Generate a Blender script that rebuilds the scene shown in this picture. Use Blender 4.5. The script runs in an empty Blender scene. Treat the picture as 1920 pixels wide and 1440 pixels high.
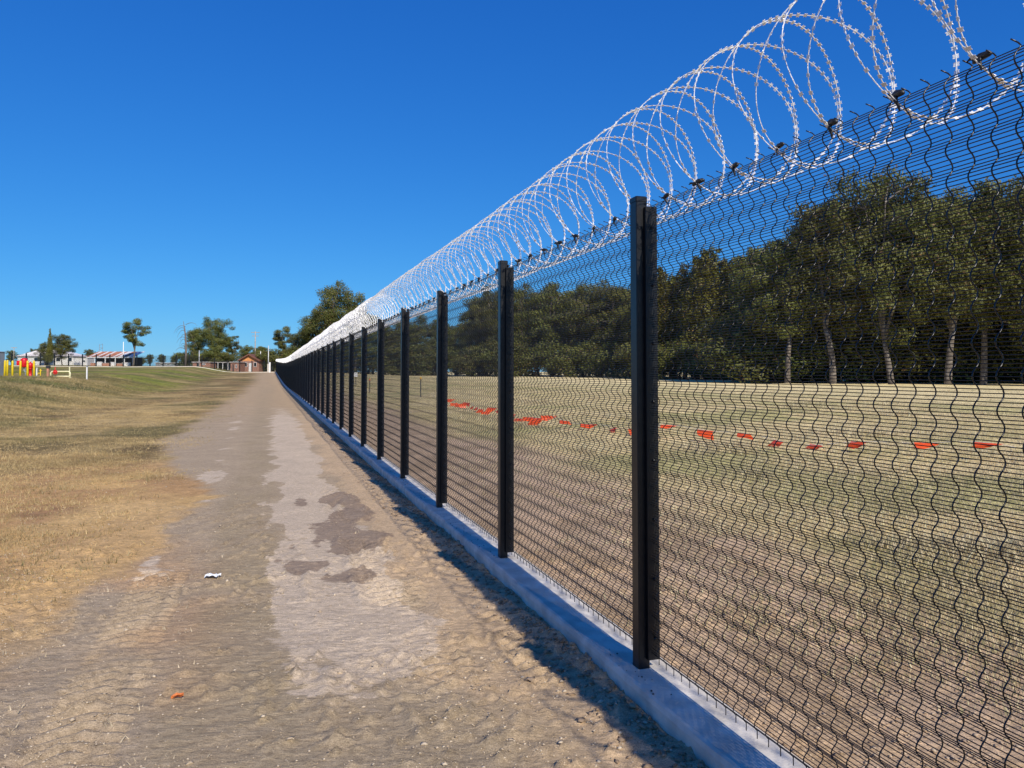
import bpy, math, random
import numpy as np
from mathutils import Vector, Matrix

# ------------------------------------------------------------------ camera, sky, sun, exposure
scene = bpy.context.scene
COL = scene.collection
R = math.radians
EYE = 1.68                     # phone held 1.68 m above the dirt
FPX = 1442.0                   # focal length in pixels of a 1920 px wide picture
PITCH = 2.0
cam_data = bpy.data.cameras.new("camera")
cam = bpy.data.objects.new("camera", cam_data)
COL.objects.link(cam)
cam.location = (0, 0, EYE)
cam.rotation_euler = (R(90 + PITCH), 0, 0)
cam_data.sensor_width = 36.0
cam_data.lens = 36.0 * FPX / 1920.0
cam_data.shift_y = -(23 + FPX * math.tan(R(PITCH))) / 1920.0
cam_data.clip_start = 0.05
cam_data.clip_end = 6000
scene.camera = cam

SUN_AZ, SUN_EL = 155.8, 38.0    # clockwise from +Y (the way the camera looks)
world = bpy.data.worlds.new("World")
scene.world = world
world.use_nodes = True
wn = world.node_tree
bg = wn.nodes["Background"]
sky = wn.nodes.new("ShaderNodeTexSky")
sky.sky_type = 'NISHITA'
sky.sun_disc = False
sky.sun_elevation = R(SUN_EL)
sky.sun_rotation = R(SUN_AZ)
sky.altitude = 0
sky.air_density = 1.0
sky.dust_density = 0.0
sky.ozone_density = 4.0
# the camera's colour rendering of a clear winter sky: per-channel contrast and gain on the whole dome
sep = wn.nodes.new("ShaderNodeSeparateColor"); cmb = wn.nodes.new("ShaderNodeCombineColor")
wn.links.new(sky.outputs[0], sep.inputs[0])
for ch, (gain, power) in enumerate(((0.25, 1.25), (0.56, 0.86), (0.95, 0.56))):
    sc_ = wn.nodes.new("ShaderNodeMath"); sc_.operation = 'MULTIPLY'; sc_.inputs[1].default_value = 0.1
    pw = wn.nodes.new("ShaderNodeMath"); pw.operation = 'POWER'; pw.inputs[1].default_value = power
    ga = wn.nodes.new("ShaderNodeMath"); ga.operation = 'MULTIPLY'; ga.inputs[1].default_value = gain * 10
    wn.links.new(sep.outputs[ch], sc_.inputs[0]); wn.links.new(sc_.outputs[0], pw.inputs[0]); wn.links.new(pw.outputs[0], ga.inputs[0]); wn.links.new(ga.outputs[0], cmb.inputs[ch])
wn.links.new(cmb.outputs[0], bg.inputs[0])
bg.inputs[1].default_value = 0.1

sun_d = bpy.data.lights.new("sun", 'SUN')
sun_d.energy = 5.0
sun_d.angle = R(0.5)
sun_d.color = (1.0, 0.915, 0.79)
sun = bpy.data.objects.new("sun", sun_d)
COL.objects.link(sun)
sdir = Vector((math.sin(R(SUN_AZ)) * math.cos(R(SUN_EL)), math.cos(R(SUN_AZ)) * math.cos(R(SUN_EL)), math.sin(R(SUN_EL))))
sun.rotation_euler = (-sdir).to_track_quat('-Z', 'Y').to_euler()
sun.location = (20, -40, 60)

scene.view_settings.view_transform = 'Standard'
scene.view_settings.look = 'None'
scene.view_settings.exposure = 0.0
scene.view_settings.gamma = 1.0
scene.view_settings.use_curve_mapping = False

# ------------------------------------------------------------------ helpers
rng = np.random.default_rng(7)
random.seed(7)
_T = np.random.default_rng(11).random((256, 256))

def vnoise(x, y, s=0):
    x = np.asarray(x, float) + 37.17 * s; y = np.asarray(y, float) + 91.73 * s
    ix = np.floor(x).astype(int); iy = np.floor(y).astype(int)
    fx = x - ix; fy = y - iy
    fx = fx * fx * (3 - 2 * fx); fy = fy * fy * (3 - 2 * fy)
    a = _T[ix & 255, iy & 255]; b = _T[(ix + 1) & 255, iy & 255]
    c = _T[ix & 255, (iy + 1) & 255]; d = _T[(ix + 1) & 255, (iy + 1) & 255]
    return (a * (1 - fx) + b * fx) * (1 - fy) + (c * (1 - fx) + d * fx) * fy

def fbm(x, y, s=0, o=4):
    t = 0; a = 0.5; n = 0
    for i in range(o):
        t = t + a * vnoise(np.asarray(x) * 2 ** i, np.asarray(y) * 2 ** i, s + i * 3); n += a; a *= 0.5
    return t / n

def sst(a, b, x):
    t = np.clip((np.asarray(x, float) - a) / (b - a), 0, 1)
    return t * t * (3 - 2 * t)

def mk_mesh(name, verts, faces, mat=None, smooth=False, cols=None, alpha=None, mask=None):
    """verts Nx3, faces: MxK array (all faces alike) or list of lists"""
    me = bpy.data.meshes.new(name)
    v = np.asarray(verts, dtype=np.float32).reshape(-1, 3)
    if isinstance(faces, np.ndarray):
        k = faces.shape[1]; m = faces.shape[0]
        me.vertices.add(len(v)); me.vertices.foreach_set("co", v.ravel())
        me.loops.add(m * k); me.loops.foreach_set("vertex_index", faces.astype(np.int32).ravel())
        me.polygons.add(m); me.polygons.foreach_set("loop_start", (np.arange(m) * k).astype(np.int32))
        me.update(calc_edges=True)
    else:
        me.from_pydata([tuple(map(float, p)) for p in v], [], faces)
    if smooth:
        me.polygons.foreach_set("use_smooth", np.ones(len(me.polygons), dtype=bool))
    if cols is not None:
        at = me.color_attributes.new("Col", 'FLOAT_COLOR', 'POINT')
        c = np.ones((len(v), 4), np.float32); c[:, :3] = cols
        if alpha is not None: c[:, 3] = alpha
        at.data.foreach_set("color", c.ravel())
    if mask is not None:
        am = me.color_attributes.new("Mask", 'FLOAT_COLOR', 'POINT')
        c = np.ones((len(v), 4), np.float32); c[:, :3] = mask
        am.data.foreach_set("color", c.ravel())
    if mat is not None:
        me.materials.append(mat)
    return me

def tag(o, label=None, cat=None, group=None, kind=None):
    if label: o["label"] = label
    if cat: o["category"] = cat
    if group: o["group"] = group
    if kind: o["kind"] = kind
    return o

def link(name, data, parent=None, loc=(0, 0, 0), rot=(0, 0, 0), scale=(1, 1, 1)):
    o = bpy.data.objects.new(name, data)
    COL.objects.link(o)
    o.parent = parent
    o.location = loc; o.rotation_euler = rot; o.scale = scale
    return o

def empty(name, loc=(0, 0, 0), rz=0.0, parent=None):
    o = link(name, None, parent, loc, (0, 0, rz))
    o.empty_display_size = 0.2
    return o

class MB:
    """collects shapes for one mesh"""
    def __init__(s): s.v = []; s.f = []
    def add(s, vs, fs):
        b = len(s.v); s.v.extend([tuple(p) for p in vs]); s.f.extend([[i + b for i in f] for f in fs]); return s
    def box(s, x0, x1, y0, y1, z0, z1):
        return s.add([(x0, y0, z0), (x1, y0, z0), (x1, y1, z0), (x0, y1, z0), (x0, y0, z1), (x1, y0, z1), (x1, y1, z1), (x0, y1, z1)],
                     [[3, 2, 1, 0], [4, 5, 6, 7], [0, 1, 5, 4], [1, 2, 6, 5], [2, 3, 7, 6], [3, 0, 4, 7]])
    def cbox(s, x0, x1, y0, y1, z0, z1, c=0.004):
        """upright box with its vertical edges and top edge chamfered"""
        def ring(d, z):
            a0, a1, b0, b1 = x0 + d, x1 - d, y0 + d, y1 - d
            return [(a0 + c, b0, z), (a1 - c, b0, z), (a1, b0 + c, z), (a1, b1 - c, z), (a1 - c, b1, z), (a0 + c, b1, z), (a0, b1 - c, z), (a0, b0 + c, z)]
        vs = ring(0, z0) + ring(0, z1 - c) + ring(c * 0.8, z1)
        fs = [[7, 6, 5, 4, 3, 2, 1, 0], [16, 17, 18, 19, 20, 21, 22, 23]]
        for k in (0, 8):
            for i in range(8):
                j = (i + 1) % 8
                fs.append([k + i, k + j, k + 8 + j, k + 8 + i])
        return s.add(vs, fs)
    def tube(s, pts, rad, n=6, cap=True):
        pts = [Vector(p) for p in pts]; m = len(pts)
        if not hasattr(rad, '__len__'): rad = [rad] * m
        vs = []; fs = []
        ref = None
        for i, p in enumerate(pts):
            t = (pts[min(i + 1, m - 1)] - pts[max(i - 1, 0)])
            if t.length < 1e-9: t = Vector((0, 0, 1))
            t.normalize()
            if ref is None: ref = Vector((0, 0, 1)) if abs(t.z) < 0.9 else Vector((1, 0, 0))
            a = t.cross(ref)
            if a.length < 1e-6: a = t.cross(Vector((0.3, 0.8, 0.5)))
            a.normalize(); b = t.cross(a); ref = a.cross(t)
            for k in range(n):
                an = 2 * math.pi * k / n
                vs.append(p + a * (math.cos(an) * rad[i]) + b * (math.sin(an) * rad[i]))
        for i in range(m - 1):
            for k in range(n):
                l = (k + 1) % n
                fs.append([i * n + k, i * n + l, (i + 1) * n + l, (i + 1) * n + k])
        if cap:
            fs.append(list(range(n - 1, -1, -1))); fs.append([(m - 1) * n + k for k in range(n)])
        return s.add(vs, fs)
    def lathe(s, prof, n=12, c=(0, 0, 0)):
        vs = []; fs = []
        for (r, z) in prof:
            for k in range(n):
                an = 2 * math.pi * k / n
                vs.append((c[0] + r * math.cos(an), c[1] + r * math.sin(an), c[2] + z))
        m = len(prof)
        for i in range(m - 1):
            for k in range(n):
                l = (k + 1) % n
                fs.append([i * n + k, i * n + l, (i + 1) * n + l, (i + 1) * n + k])
        fs.append(list(range(n - 1, -1, -1))); fs.append([(m - 1) * n + k for k in range(n)])
        return s.add(vs, fs)
    def prism(s, poly, a0, a1, axis='y'):
        """polygon in (x,z) extruded along y, or in (y,z) along x"""
        n = len(poly)
        def pt(p, a): return (p[0], a, p[1]) if axis == 'y' else (a, p[0], p[1])
        vs = [pt(p, a0) for p in poly] + [pt(p, a1) for p in poly]
        fs = [list(range(n)), list(range(2 * n - 1, n - 1, -1))]
        for i in range(n):
            j = (i + 1) % n
            fs.append([i, i + n, j + n, j])
        return s.add(vs, fs)
    def mesh(s, name, mat, smooth=False): return mk_mesh(name, np.array(s.v), s.f, mat, smooth)
    def build(s, name, mat, parent=None, loc=(0, 0, 0), rot=(0, 0, 0), smooth=False):
        return link(name, s.mesh(name, mat, smooth), parent, loc, rot)

# ------------------------------------------------------------------ materials
def mat_new(name):
    m = bpy.data.materials.new(name); m.use_nodes = True
    nt = m.node_tree
    return m, nt, nt.nodes["Principled BSDF"]

def setp(b, **kw):
    for k, v in kw.items():
        b.inputs[k].default_value = v

def mat_noise(name, col, rough=0.6, metal=0.0, scale=8.0, amount=0.25, bump=0.0, bump_scale=40.0, spec=0.5, col2=None, detail=5.0, bias=(0.35, 0.65)):
    """colour varied by noise between a darker and a lighter tone (or two colours), optional fine relief"""
    m, nt, b = mat_new(name)
    tc = nt.nodes.new("ShaderNodeTexCoord")
    n = nt.nodes.new("ShaderNodeTexNoise"); n.inputs["Scale"].default_value = scale; n.inputs["Detail"].default_value = detail
    nt.links.new(tc.outputs["Object"], n.inputs["Vector"])
    ramp = nt.nodes.new("ShaderNodeValToRGB")
    ramp.color_ramp.elements[0].position = bias[0]; ramp.color_ramp.elements[1].position = bias[1]
    c = np.array(col)
    a = c * (1 - amount); d = np.array(col2) if col2 is not None else np.clip(c * (1 + amount), 0, 1)
    if col2 is not None: a = c
    ramp.color_ramp.elements[0].color = (*a, 1); ramp.color_ramp.elements[1].color = (*d, 1)
    nt.links.new(n.outputs["Fac"], ramp.inputs["Fac"])
    nt.links.new(ramp.outputs["Color"], b.inputs["Base Color"])
    setp(b, Roughness=rough, Metallic=metal)
    b.inputs["Specular IOR Level"].default_value = spec
    if bump > 0:
        n2 = nt.nodes.new("ShaderNodeTexNoise"); n2.inputs["Scale"].default_value = bump_scale; n2.inputs["Detail"].default_value = 6
        nt.links.new(tc.outputs["Object"], n2.inputs["Vector"])
        bp = nt.nodes.new("ShaderNodeBump"); bp.inputs["Strength"].default_value = bump; bp.inputs["Distance"].default_value = 0.01
        nt.links.new(n2.outputs["Fac"], bp.inputs["Height"]); nt.links.new(bp.outputs["Normal"], b.inputs["Normal"])
    return m

M = {}
M['post'] = mat_noise('black_powder_coat', (0.006, 0.0065, 0.008), rough=0.36, scale=60, amount=0.3, bump=0.05, bump_scale=300, spec=0.4)
M['wire'] = mat_noise('black_coated_wire', (0.005, 0.005, 0.006), rough=0.34, scale=40, amount=0.3, spec=0.6)
M['galv'] = mat_noise('galvanised_steel', (0.82, 0.82, 0.81), rough=0.38, metal=0.12, scale=30, amount=0.15, spec=0.6)
M['tie'] = mat_noise('black_plastic_tie', (0.012, 0.012, 0.013), rough=0.5, scale=50, amount=0.2)
M['concrete'] = mat_noise('pale_concrete', (0.62, 0.57, 0.49), rough=0.85, scale=7, amount=0.18, bump=0.35, bump_scale=70, spec=0.3, detail=9)
M['yellow'] = mat_noise('yellow_paint', (0.80, 0.58, 0.02), rough=0.45, scale=6, amount=0.12)
M['cream_pipe'] = mat_noise('cream_painted_pipe', (0.78, 0.74, 0.45), rough=0.45, scale=6, amount=0.1)
M['red'] = mat_noise('red_paint', (0.62, 0.012, 0.016), rough=0.4, scale=5, amount=0.2)
M['white'] = mat_noise('white_paint', (0.80, 0.80, 0.78), rough=0.6, scale=3, amount=0.08)
M['white_wall'] = mat_noise('white_rendered_wall', (0.78, 0.77, 0.74), rough=0.8, scale=0.8, amount=0.1)
M['grey_steel'] = mat_noise('grey_steel_sheet', (0.30, 0.33, 0.36), rough=0.45, metal=0.2, scale=2, amount=0.15)
M['roof_light'] = mat_noise('pale_roof_sheet', (0.72, 0.66, 0.62), rough=0.55, scale=1.2, amount=0.12)
M['roof_rust'] = mat_noise('rusty_roof_sheet', (0.30, 0.085, 0.035), rough=0.8, scale=1.5, amount=0.3, col2=(0.55, 0.26, 0.15))
M['roof_grey'] = mat_noise('grey_tile_roof', (0.34, 0.33, 0.32), rough=0.7, scale=2, amount=0.15)
M['roof_brown'] = mat_noise('brown_tile_roof', (0.16, 0.07, 0.045), rough=0.8, scale=2, amount=0.25)
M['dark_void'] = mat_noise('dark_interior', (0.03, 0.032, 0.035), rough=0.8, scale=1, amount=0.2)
M['glass'] = mat_noise('window_glass', (0.02, 0.025, 0.03), rough=0.08, scale=1, amount=0.2, spec=0.8)
M['orange_brick'] = mat_noise('orange_weatherboard', (0.62, 0.27, 0.09), rough=0.8, scale=3, amount=0.15)
M['timber_pole'] = mat_noise('grey_timber_pole', (0.36, 0.33, 0.30), rough=0.85, scale=4, amount=0.25)
M['light_pole'] = mat_noise('pale_steel_pole', (0.62, 0.63, 0.64), rough=0.45, metal=0.2, scale=3, amount=0.1)
M['flag'] = None
M['rope'] = mat_noise('pale_rope', (0.55, 0.5, 0.42), rough=0.8, scale=30, amount=0.2)
M['picket'] = mat_noise('dark_steel_picket', (0.05, 0.045, 0.04), rough=0.7, scale=20, amount=0.3)
M['yellow_cap'] = mat_noise('yellow_cap', (0.85, 0.45, 0.02), rough=0.5, scale=10, amount=0.1)
M['orange_cap'] = mat_noise('orange_cap', (0.80, 0.12, 0.03), rough=0.5, scale=10, amount=0.1)
M['bark'] = mat_noise('gum_bark', (0.11, 0.09, 0.07), rough=0.9, scale=3, amount=0.4, bump=0.5, bump_scale=12, col2=(0.30, 0.27, 0.23), bias=(0.45, 0.75))
M['bark_dark'] = mat_noise('dark_bark', (0.09, 0.07, 0.055), rough=0.9, scale=3, amount=0.4, bump=0.5, bump_scale=12)
M['dead'] = mat_noise('dead_wood', (0.17, 0.14, 0.12), rough=0.9, scale=4, amount=0.3)
M['pink_post'] = mat_noise('weathered_orange_post', (0.50, 0.24, 0.15), rough=0.7, scale=4, amount=0.2)
M['paper'] = mat_noise('white_litter', (0.82, 0.84, 0.86), rough=0.4, scale=30, amount=0.08)
M['leaf_litter'] = mat_noise('orange_dead_leaf', (0.70, 0.20, 0.05), rough=0.6, scale=60, amount=0.25)

def mat_brick(name):
    m, nt, b = mat_new(name)
    tc = nt.nodes.new("ShaderNodeTexCoord")
    mp = nt.nodes.new("ShaderNodeMapping"); mp.inputs["Rotation"].default_value = (R(90), 0, 0)
    br = nt.nodes.new("ShaderNodeTexBrick")
    br.inputs["Scale"].default_value = 1.0; br.inputs["Brick Width"].default_value = 0.24; br.inputs["Row Height"].default_value = 0.086
    br.inputs["Mortar Size"].default_value = 0.008
    br.inputs["Color1"].default_value = (0.30, 0.115, 0.07, 1); br.inputs["Color2"].default_value = (0.40, 0.18, 0.11, 1); br.inputs["Mortar"].default_value = (0.38, 0.33, 0.28, 1)
    nt.links.new(tc.outputs["Object"], mp.inputs[0]); nt.links.new(mp.outputs[0], br.inputs["Vector"])
    nt.links.new(br.outputs["Color"], b.inputs["Base Color"])
    setp(b, Roughness=0.85)
    return m
M['brick'] = mat_brick('far_brickwork')

def mat_leaf(name, tint, trans=0.15):
    """leaf colour from the per-leaf colour attribute, varied per tree"""
    m, nt, b = mat_new(name)
    at = nt.nodes.new("ShaderNodeAttribute"); at.attribute_name = "Col"
    oi = nt.nodes.new("ShaderNodeObjectInfo")
    hsv = nt.nodes.new("ShaderNodeHueSaturation")
    mr = nt.nodes.new("ShaderNodeMapRange"); mr.inputs["To Min"].default_value = 0.75; mr.inputs["To Max"].default_value = 1.25
    nt.links.new(oi.outputs["Random"], mr.inputs["Value"]); nt.links.new(mr.outputs[0], hsv.inputs["Value"])
    mr2 = nt.nodes.new("ShaderNodeMapRange"); mr2.inputs["To Min"].default_value = 0.485; mr2.inputs["To Max"].default_value = 0.512
    nt.links.new(oi.outputs["Random"], mr2.inputs["Value"]); nt.links.new(mr2.outputs[0], hsv.inputs["Hue"])
    mul = nt.nodes.new("ShaderNodeMixRGB"); mul.blend_type = 'MULTIPLY'; mul.inputs[0].default_value = 1
    mul.inputs[2].default_value = (*tint, 1)
    nt.links.new(at.outputs["Color"], mul.inputs[1]); nt.links.new(mul.outputs[0], hsv.inputs["Color"])
    nt.links.new(hsv.outputs[0], b.inputs["Base Color"])
    setp(b, Roughness=0.55); b.inputs["Specular IOR Level"].default_value = 0.35
    tr = nt.nodes.new("ShaderNodeBsdfTranslucent"); nt.links.new(hsv.outputs[0], tr.inputs["Color"])
    mx = nt.nodes.new("ShaderNodeMixShader"); mx.inputs[0].default_value = trans
    out = nt.nodes["Material Output"]
    nt.links.new(b.outputs[0], mx.inputs[1]); nt.links.new(tr.outputs[0], mx.inputs[2]); nt.links.new(mx.outputs[0], out.inputs["Surface"])
    return m
M['leaf'] = mat_leaf('gum_leaves', (1.14, 1.08, 0.76))
M['leaf_olive'] = mat_leaf('olive_needles', (1.30, 1.22, 0.68))
M['grass_blade'] = mat_leaf('grass_blades', (1, 1, 1), 0.2)

def mat_flag():
    m, nt, b = mat_new('orange_flag_plastic')
    setp(b, Roughness=0.4); b.inputs["Base Color"].default_value = (1.0, 0.16, 0.03, 1)
    tr = nt.nodes.new("ShaderNodeBsdfTranslucent"); tr.inputs["Color"].default_value = (1.0, 0.2, 0.04, 1)
    mx = nt.nodes.new("ShaderNodeMixShader"); mx.inputs[0].default_value = 0.4
    nt.links.new(b.outputs[0], mx.inputs[1]); nt.links.new(tr.outputs[0], mx.inputs[2]); nt.links.new(mx.outputs[0], nt.nodes["Material Output"].inputs["Surface"])
    return m
M['flag'] = mat_flag()

def mat_ground():
    m, nt, b = mat_new('dirt_and_dry_grass_ground')
    at = nt.nodes.new("ShaderNodeAttribute"); at.attribute_name = "Col"
    tc = nt.nodes.new("ShaderNodeTexCoord")
    def noise(scale, detail, rough=0.6, vec=None):
        n = nt.nodes.new("ShaderNodeTexNoise"); n.inputs["Scale"].default_value = scale; n.inputs["Detail"].default_value = detail; n.inputs["Roughness"].default_value = rough
        nt.links.new(vec if vec is not None else tc.outputs["Object"], n.inputs["Vector"]); return n
    def ramp(src, p0, c0, p1, c1):
        r = nt.nodes.new("ShaderNodeValToRGB"); e = r.color_ramp.elements
        e[0].position = p0; e[1].position = p1; e[0].color = (*c0, 1); e[1].color = (*c1, 1)
        nt.links.new(src, r.inputs["Fac"]); return r
    def mult(a, bb, f=1.0):
        x = nt.nodes.new("ShaderNodeMixRGB"); x.blend_type = 'MULTIPLY'; x.inputs[0].default_value = f
        nt.links.new(a, x.inputs[1]); nt.links.new(bb, x.inputs[2]); return x
    # streaks that run across the track, as dragged soil does
    mp = nt.nodes.new("ShaderNodeMapping"); mp.inputs["Rotation"].default_value = (0, 0, R(-17.3)); mp.inputs["Scale"].default_value = (0.32, 1.0, 1.0)
    nt.links.new(tc.outputs["Object"], mp.inputs[0])
    n1 = noise(1.7, 9, 0.68); r1 = ramp(n1.outputs["Fac"], 0.32, (0.86, 0.86, 0.87), 0.68, (1.14, 1.14, 1.13))
    n2 = noise(26, 7, 0.75); r2 = ramp(n2.outputs["Fac"], 0.3, (0.76, 0.75, 0.74), 0.7, (1.25, 1.25, 1.25))
    n3 = noise(34, 6, 0.7, mp.outputs[0]); r3 = ramp(n3.outputs["Fac"], 0.33, (0.68, 0.67, 0.66), 0.6, (1.12, 1.12, 1.12))
    n4 = noise(170, 3, 0.8); r4 = ramp(n4.outputs["Fac"], 0.34, (0.58, 0.56, 0.55), 0.66, (1.42, 1.43, 1.43))
    am = nt.nodes.new("ShaderNodeAttribute"); am.attribute_name = "Mask"
    sp = nt.nodes.new("ShaderNodeSeparateColor"); nt.links.new(am.outputs["Color"], sp.inputs[0])
    mp2 = nt.nodes.new("ShaderNodeMapping"); mp2.inputs["Rotation"].default_value = (0, 0, R(-17.6)); mp2.inputs["Scale"].default_value = (0.45, 1.0, 1.0)
    nt.links.new(tc.outputs["Object"], mp2.inputs[0])
    def patch(src, col, nz, amp, lo, hi, prev):
        # ragged-edged patch: soft mask broken up by noise
        ma = nt.nodes.new("ShaderNodeMath"); ma.operation = 'MULTIPLY_ADD'; ma.inputs[1].default_value = amp; ma.inputs[2].default_value = -amp * .5
        nt.links.new(nz, ma.inputs[0])
        mb_ = nt.nodes.new("ShaderNodeMath"); mb_.operation = 'ADD'; nt.links.new(ma.outputs[0], mb_.inputs[0]); nt.links.new(src, mb_.inputs[1])
        rp = ramp(mb_.outputs[0], lo, (0, 0, 0), hi, (.85, .85, .85))
        mxx = nt.nodes.new("ShaderNodeMixRGB"); mxx.inputs[2].default_value = (*col, 1)
        nt.links.new(rp.outputs[0], mxx.inputs[0]); nt.links.new(prev, mxx.inputs[1]); return mxx.outputs[0]
    np1 = noise(5.5, 10, 0.72, mp2.outputs[0]); np2 = noise(8.0, 10, 0.75, mp2.outputs[0])
    basec = patch(sp.outputs[0], (0.60, 0.485, 0.355), np1.outputs["Fac"], 1.7, 0.44, 0.56, at.outputs["Color"])
    basec = patch(sp.outputs[1], (0.27, 0.20, 0.145), np2.outputs["Fac"], 1.9, 0.46, 0.6, basec)
    x = mult(basec, r1.outputs[0], 0.8); x = mult(x.outputs[0], r2.outputs[0], 0.8); x = mult(x.outputs[0], r3.outputs[0], 0.75); x = mult(x.outputs[0], r4.outputs[0], 0.8)
    # mottled thatch where there is grass
    for sc, d0, l0 in ((0.9, 0.70, 1.22), (5.0, 0.62, 1.30), (14.0, 0.60, 1.35)):
        ng = noise(sc, 6, 0.7); rr_ = ramp(ng.outputs["Fac"], 0.36, (d0, d0 * 1.0, d0 * 0.94), 0.64, (l0, l0 * .98, l0 * .92))
        y_ = mult(x.outputs[0], rr_.outputs[0], 1.0); nt.links.new(at.outputs["Alpha"], y_.inputs[0]); x = y_
    # pale grit
    vo = nt.nodes.new("ShaderNodeTexVoronoi"); vo.inputs["Scale"].default_value = 60
    nt.links.new(tc.outputs["Object"], vo.inputs["Vector"])
    rg = ramp(vo.outputs["Distance"], 0.06, (1, 1, 1), 0.13, (0, 0, 0))
    n5 = noise(5, 3); rg2 = ramp(n5.outputs["Fac"], 0.5, (0, 0, 0), 0.7, (0.75, 0.75, 0.75))
    gm = mult(rg.outputs[0], rg2.outputs[0])
    mx = nt.nodes.new("ShaderNodeMixRGB"); mx.inputs[2].default_value = (0.66, 0.58, 0.46, 1)
    nt.links.new(gm.outputs[0], mx.inputs[0]); nt.links.new(x.outputs[0], mx.inputs[1])
    nt.links.new(mx.outputs[0], b.inputs["Base Color"])
    setp(b, Roughness=0.95); b.inputs["Specular IOR Level"].default_value = 0.15
    b1 = nt.nodes.new("ShaderNodeBump"); b1.inputs["Strength"].default_value = 0.55; b1.inputs["Distance"].default_value = 0.03
    nt.links.new(n3.outputs["Fac"], b1.inputs["Height"])
    b2 = nt.nodes.new("ShaderNodeBump"); b2.inputs["Strength"].default_value = 0.55; b2.inputs["Distance"].default_value = 0.02
    nt.links.new(n2.outputs["Fac"], b2.inputs["Height"]); nt.links.new(b1.outputs[0], b2.inputs["Normal"])
    b3 = nt.nodes.new("ShaderNodeBump"); b3.inputs["Strength"].default_value = 0.4; b3.inputs["Distance"].default_value = 0.006
    nt.links.new(n4.outputs["Fac"], b3.inputs["Height"]); nt.links.new(b2.outputs[0], b3.inputs["Normal"])
    nt.links.new(b3.outputs[0], b.inputs["Normal"])
    return m
M['ground'] = mat_ground()

# ------------------------------------------------------------------ the lie of the land
FX0, FY0 = 0.72, 4.145                  # the nearest post in view
DX, DY = -0.3027, 0.9531                # the way the fence runs
NX, NY = 0.9531, 0.3027                 # across it, to the paddock side
FROT = math.atan2(DY, DX)               # local x along the fence, local +y to the track side
PLZ = 0.12                              # top of the plinth above the dirt

def uq(X, Y):
    X = np.asarray(X, float); Y = np.asarray(Y, float)
    return (X - FX0) * DX + (Y - FY0) * DY, (X - FX0) * NX + (Y - FY0) * NY

def H(X, Y):
    X = np.asarray(X, float); Y = np.asarray(Y, float)
    u, q = uq(X, Y)
    base = np.interp(Y, [-100, 62, 78, 94, 126, 182, 260, 1200], [0, 0, 0.04, 0.16, 0.63, 1.52, 2.2, 5.0])
    base = base * (1 - 0.75 * sst(4, 40, q))
    left = 1.36 * sst(-9.0, -18.5, q) * sst(-5, 12, Y)
    left = left + 0.35 * sst(100, 200, Y) * sst(-30, -60, q)
    lumps = (fbm(X * 0.16, Y * 0.16, 5, 3) - 0.5) * 0.55 * sst(-8, -13, q) * sst(-5, 12, Y) * (1 - 0.6 * sst(60, 120, Y))
    rl = (fbm(X * 0.2, Y * 0.2, 9, 3) - 0.5) * 0.22 * sst(2.5, 8, q)
    return base + left + lumps + rl

def h1(x, y): return float(H(x, y))

def at(px, Z, dy=0.0):
    """a place Z metres ahead that lies px pixels from the left of the picture"""
    return ((px - 960) / FPX * Z, Z)

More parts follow.
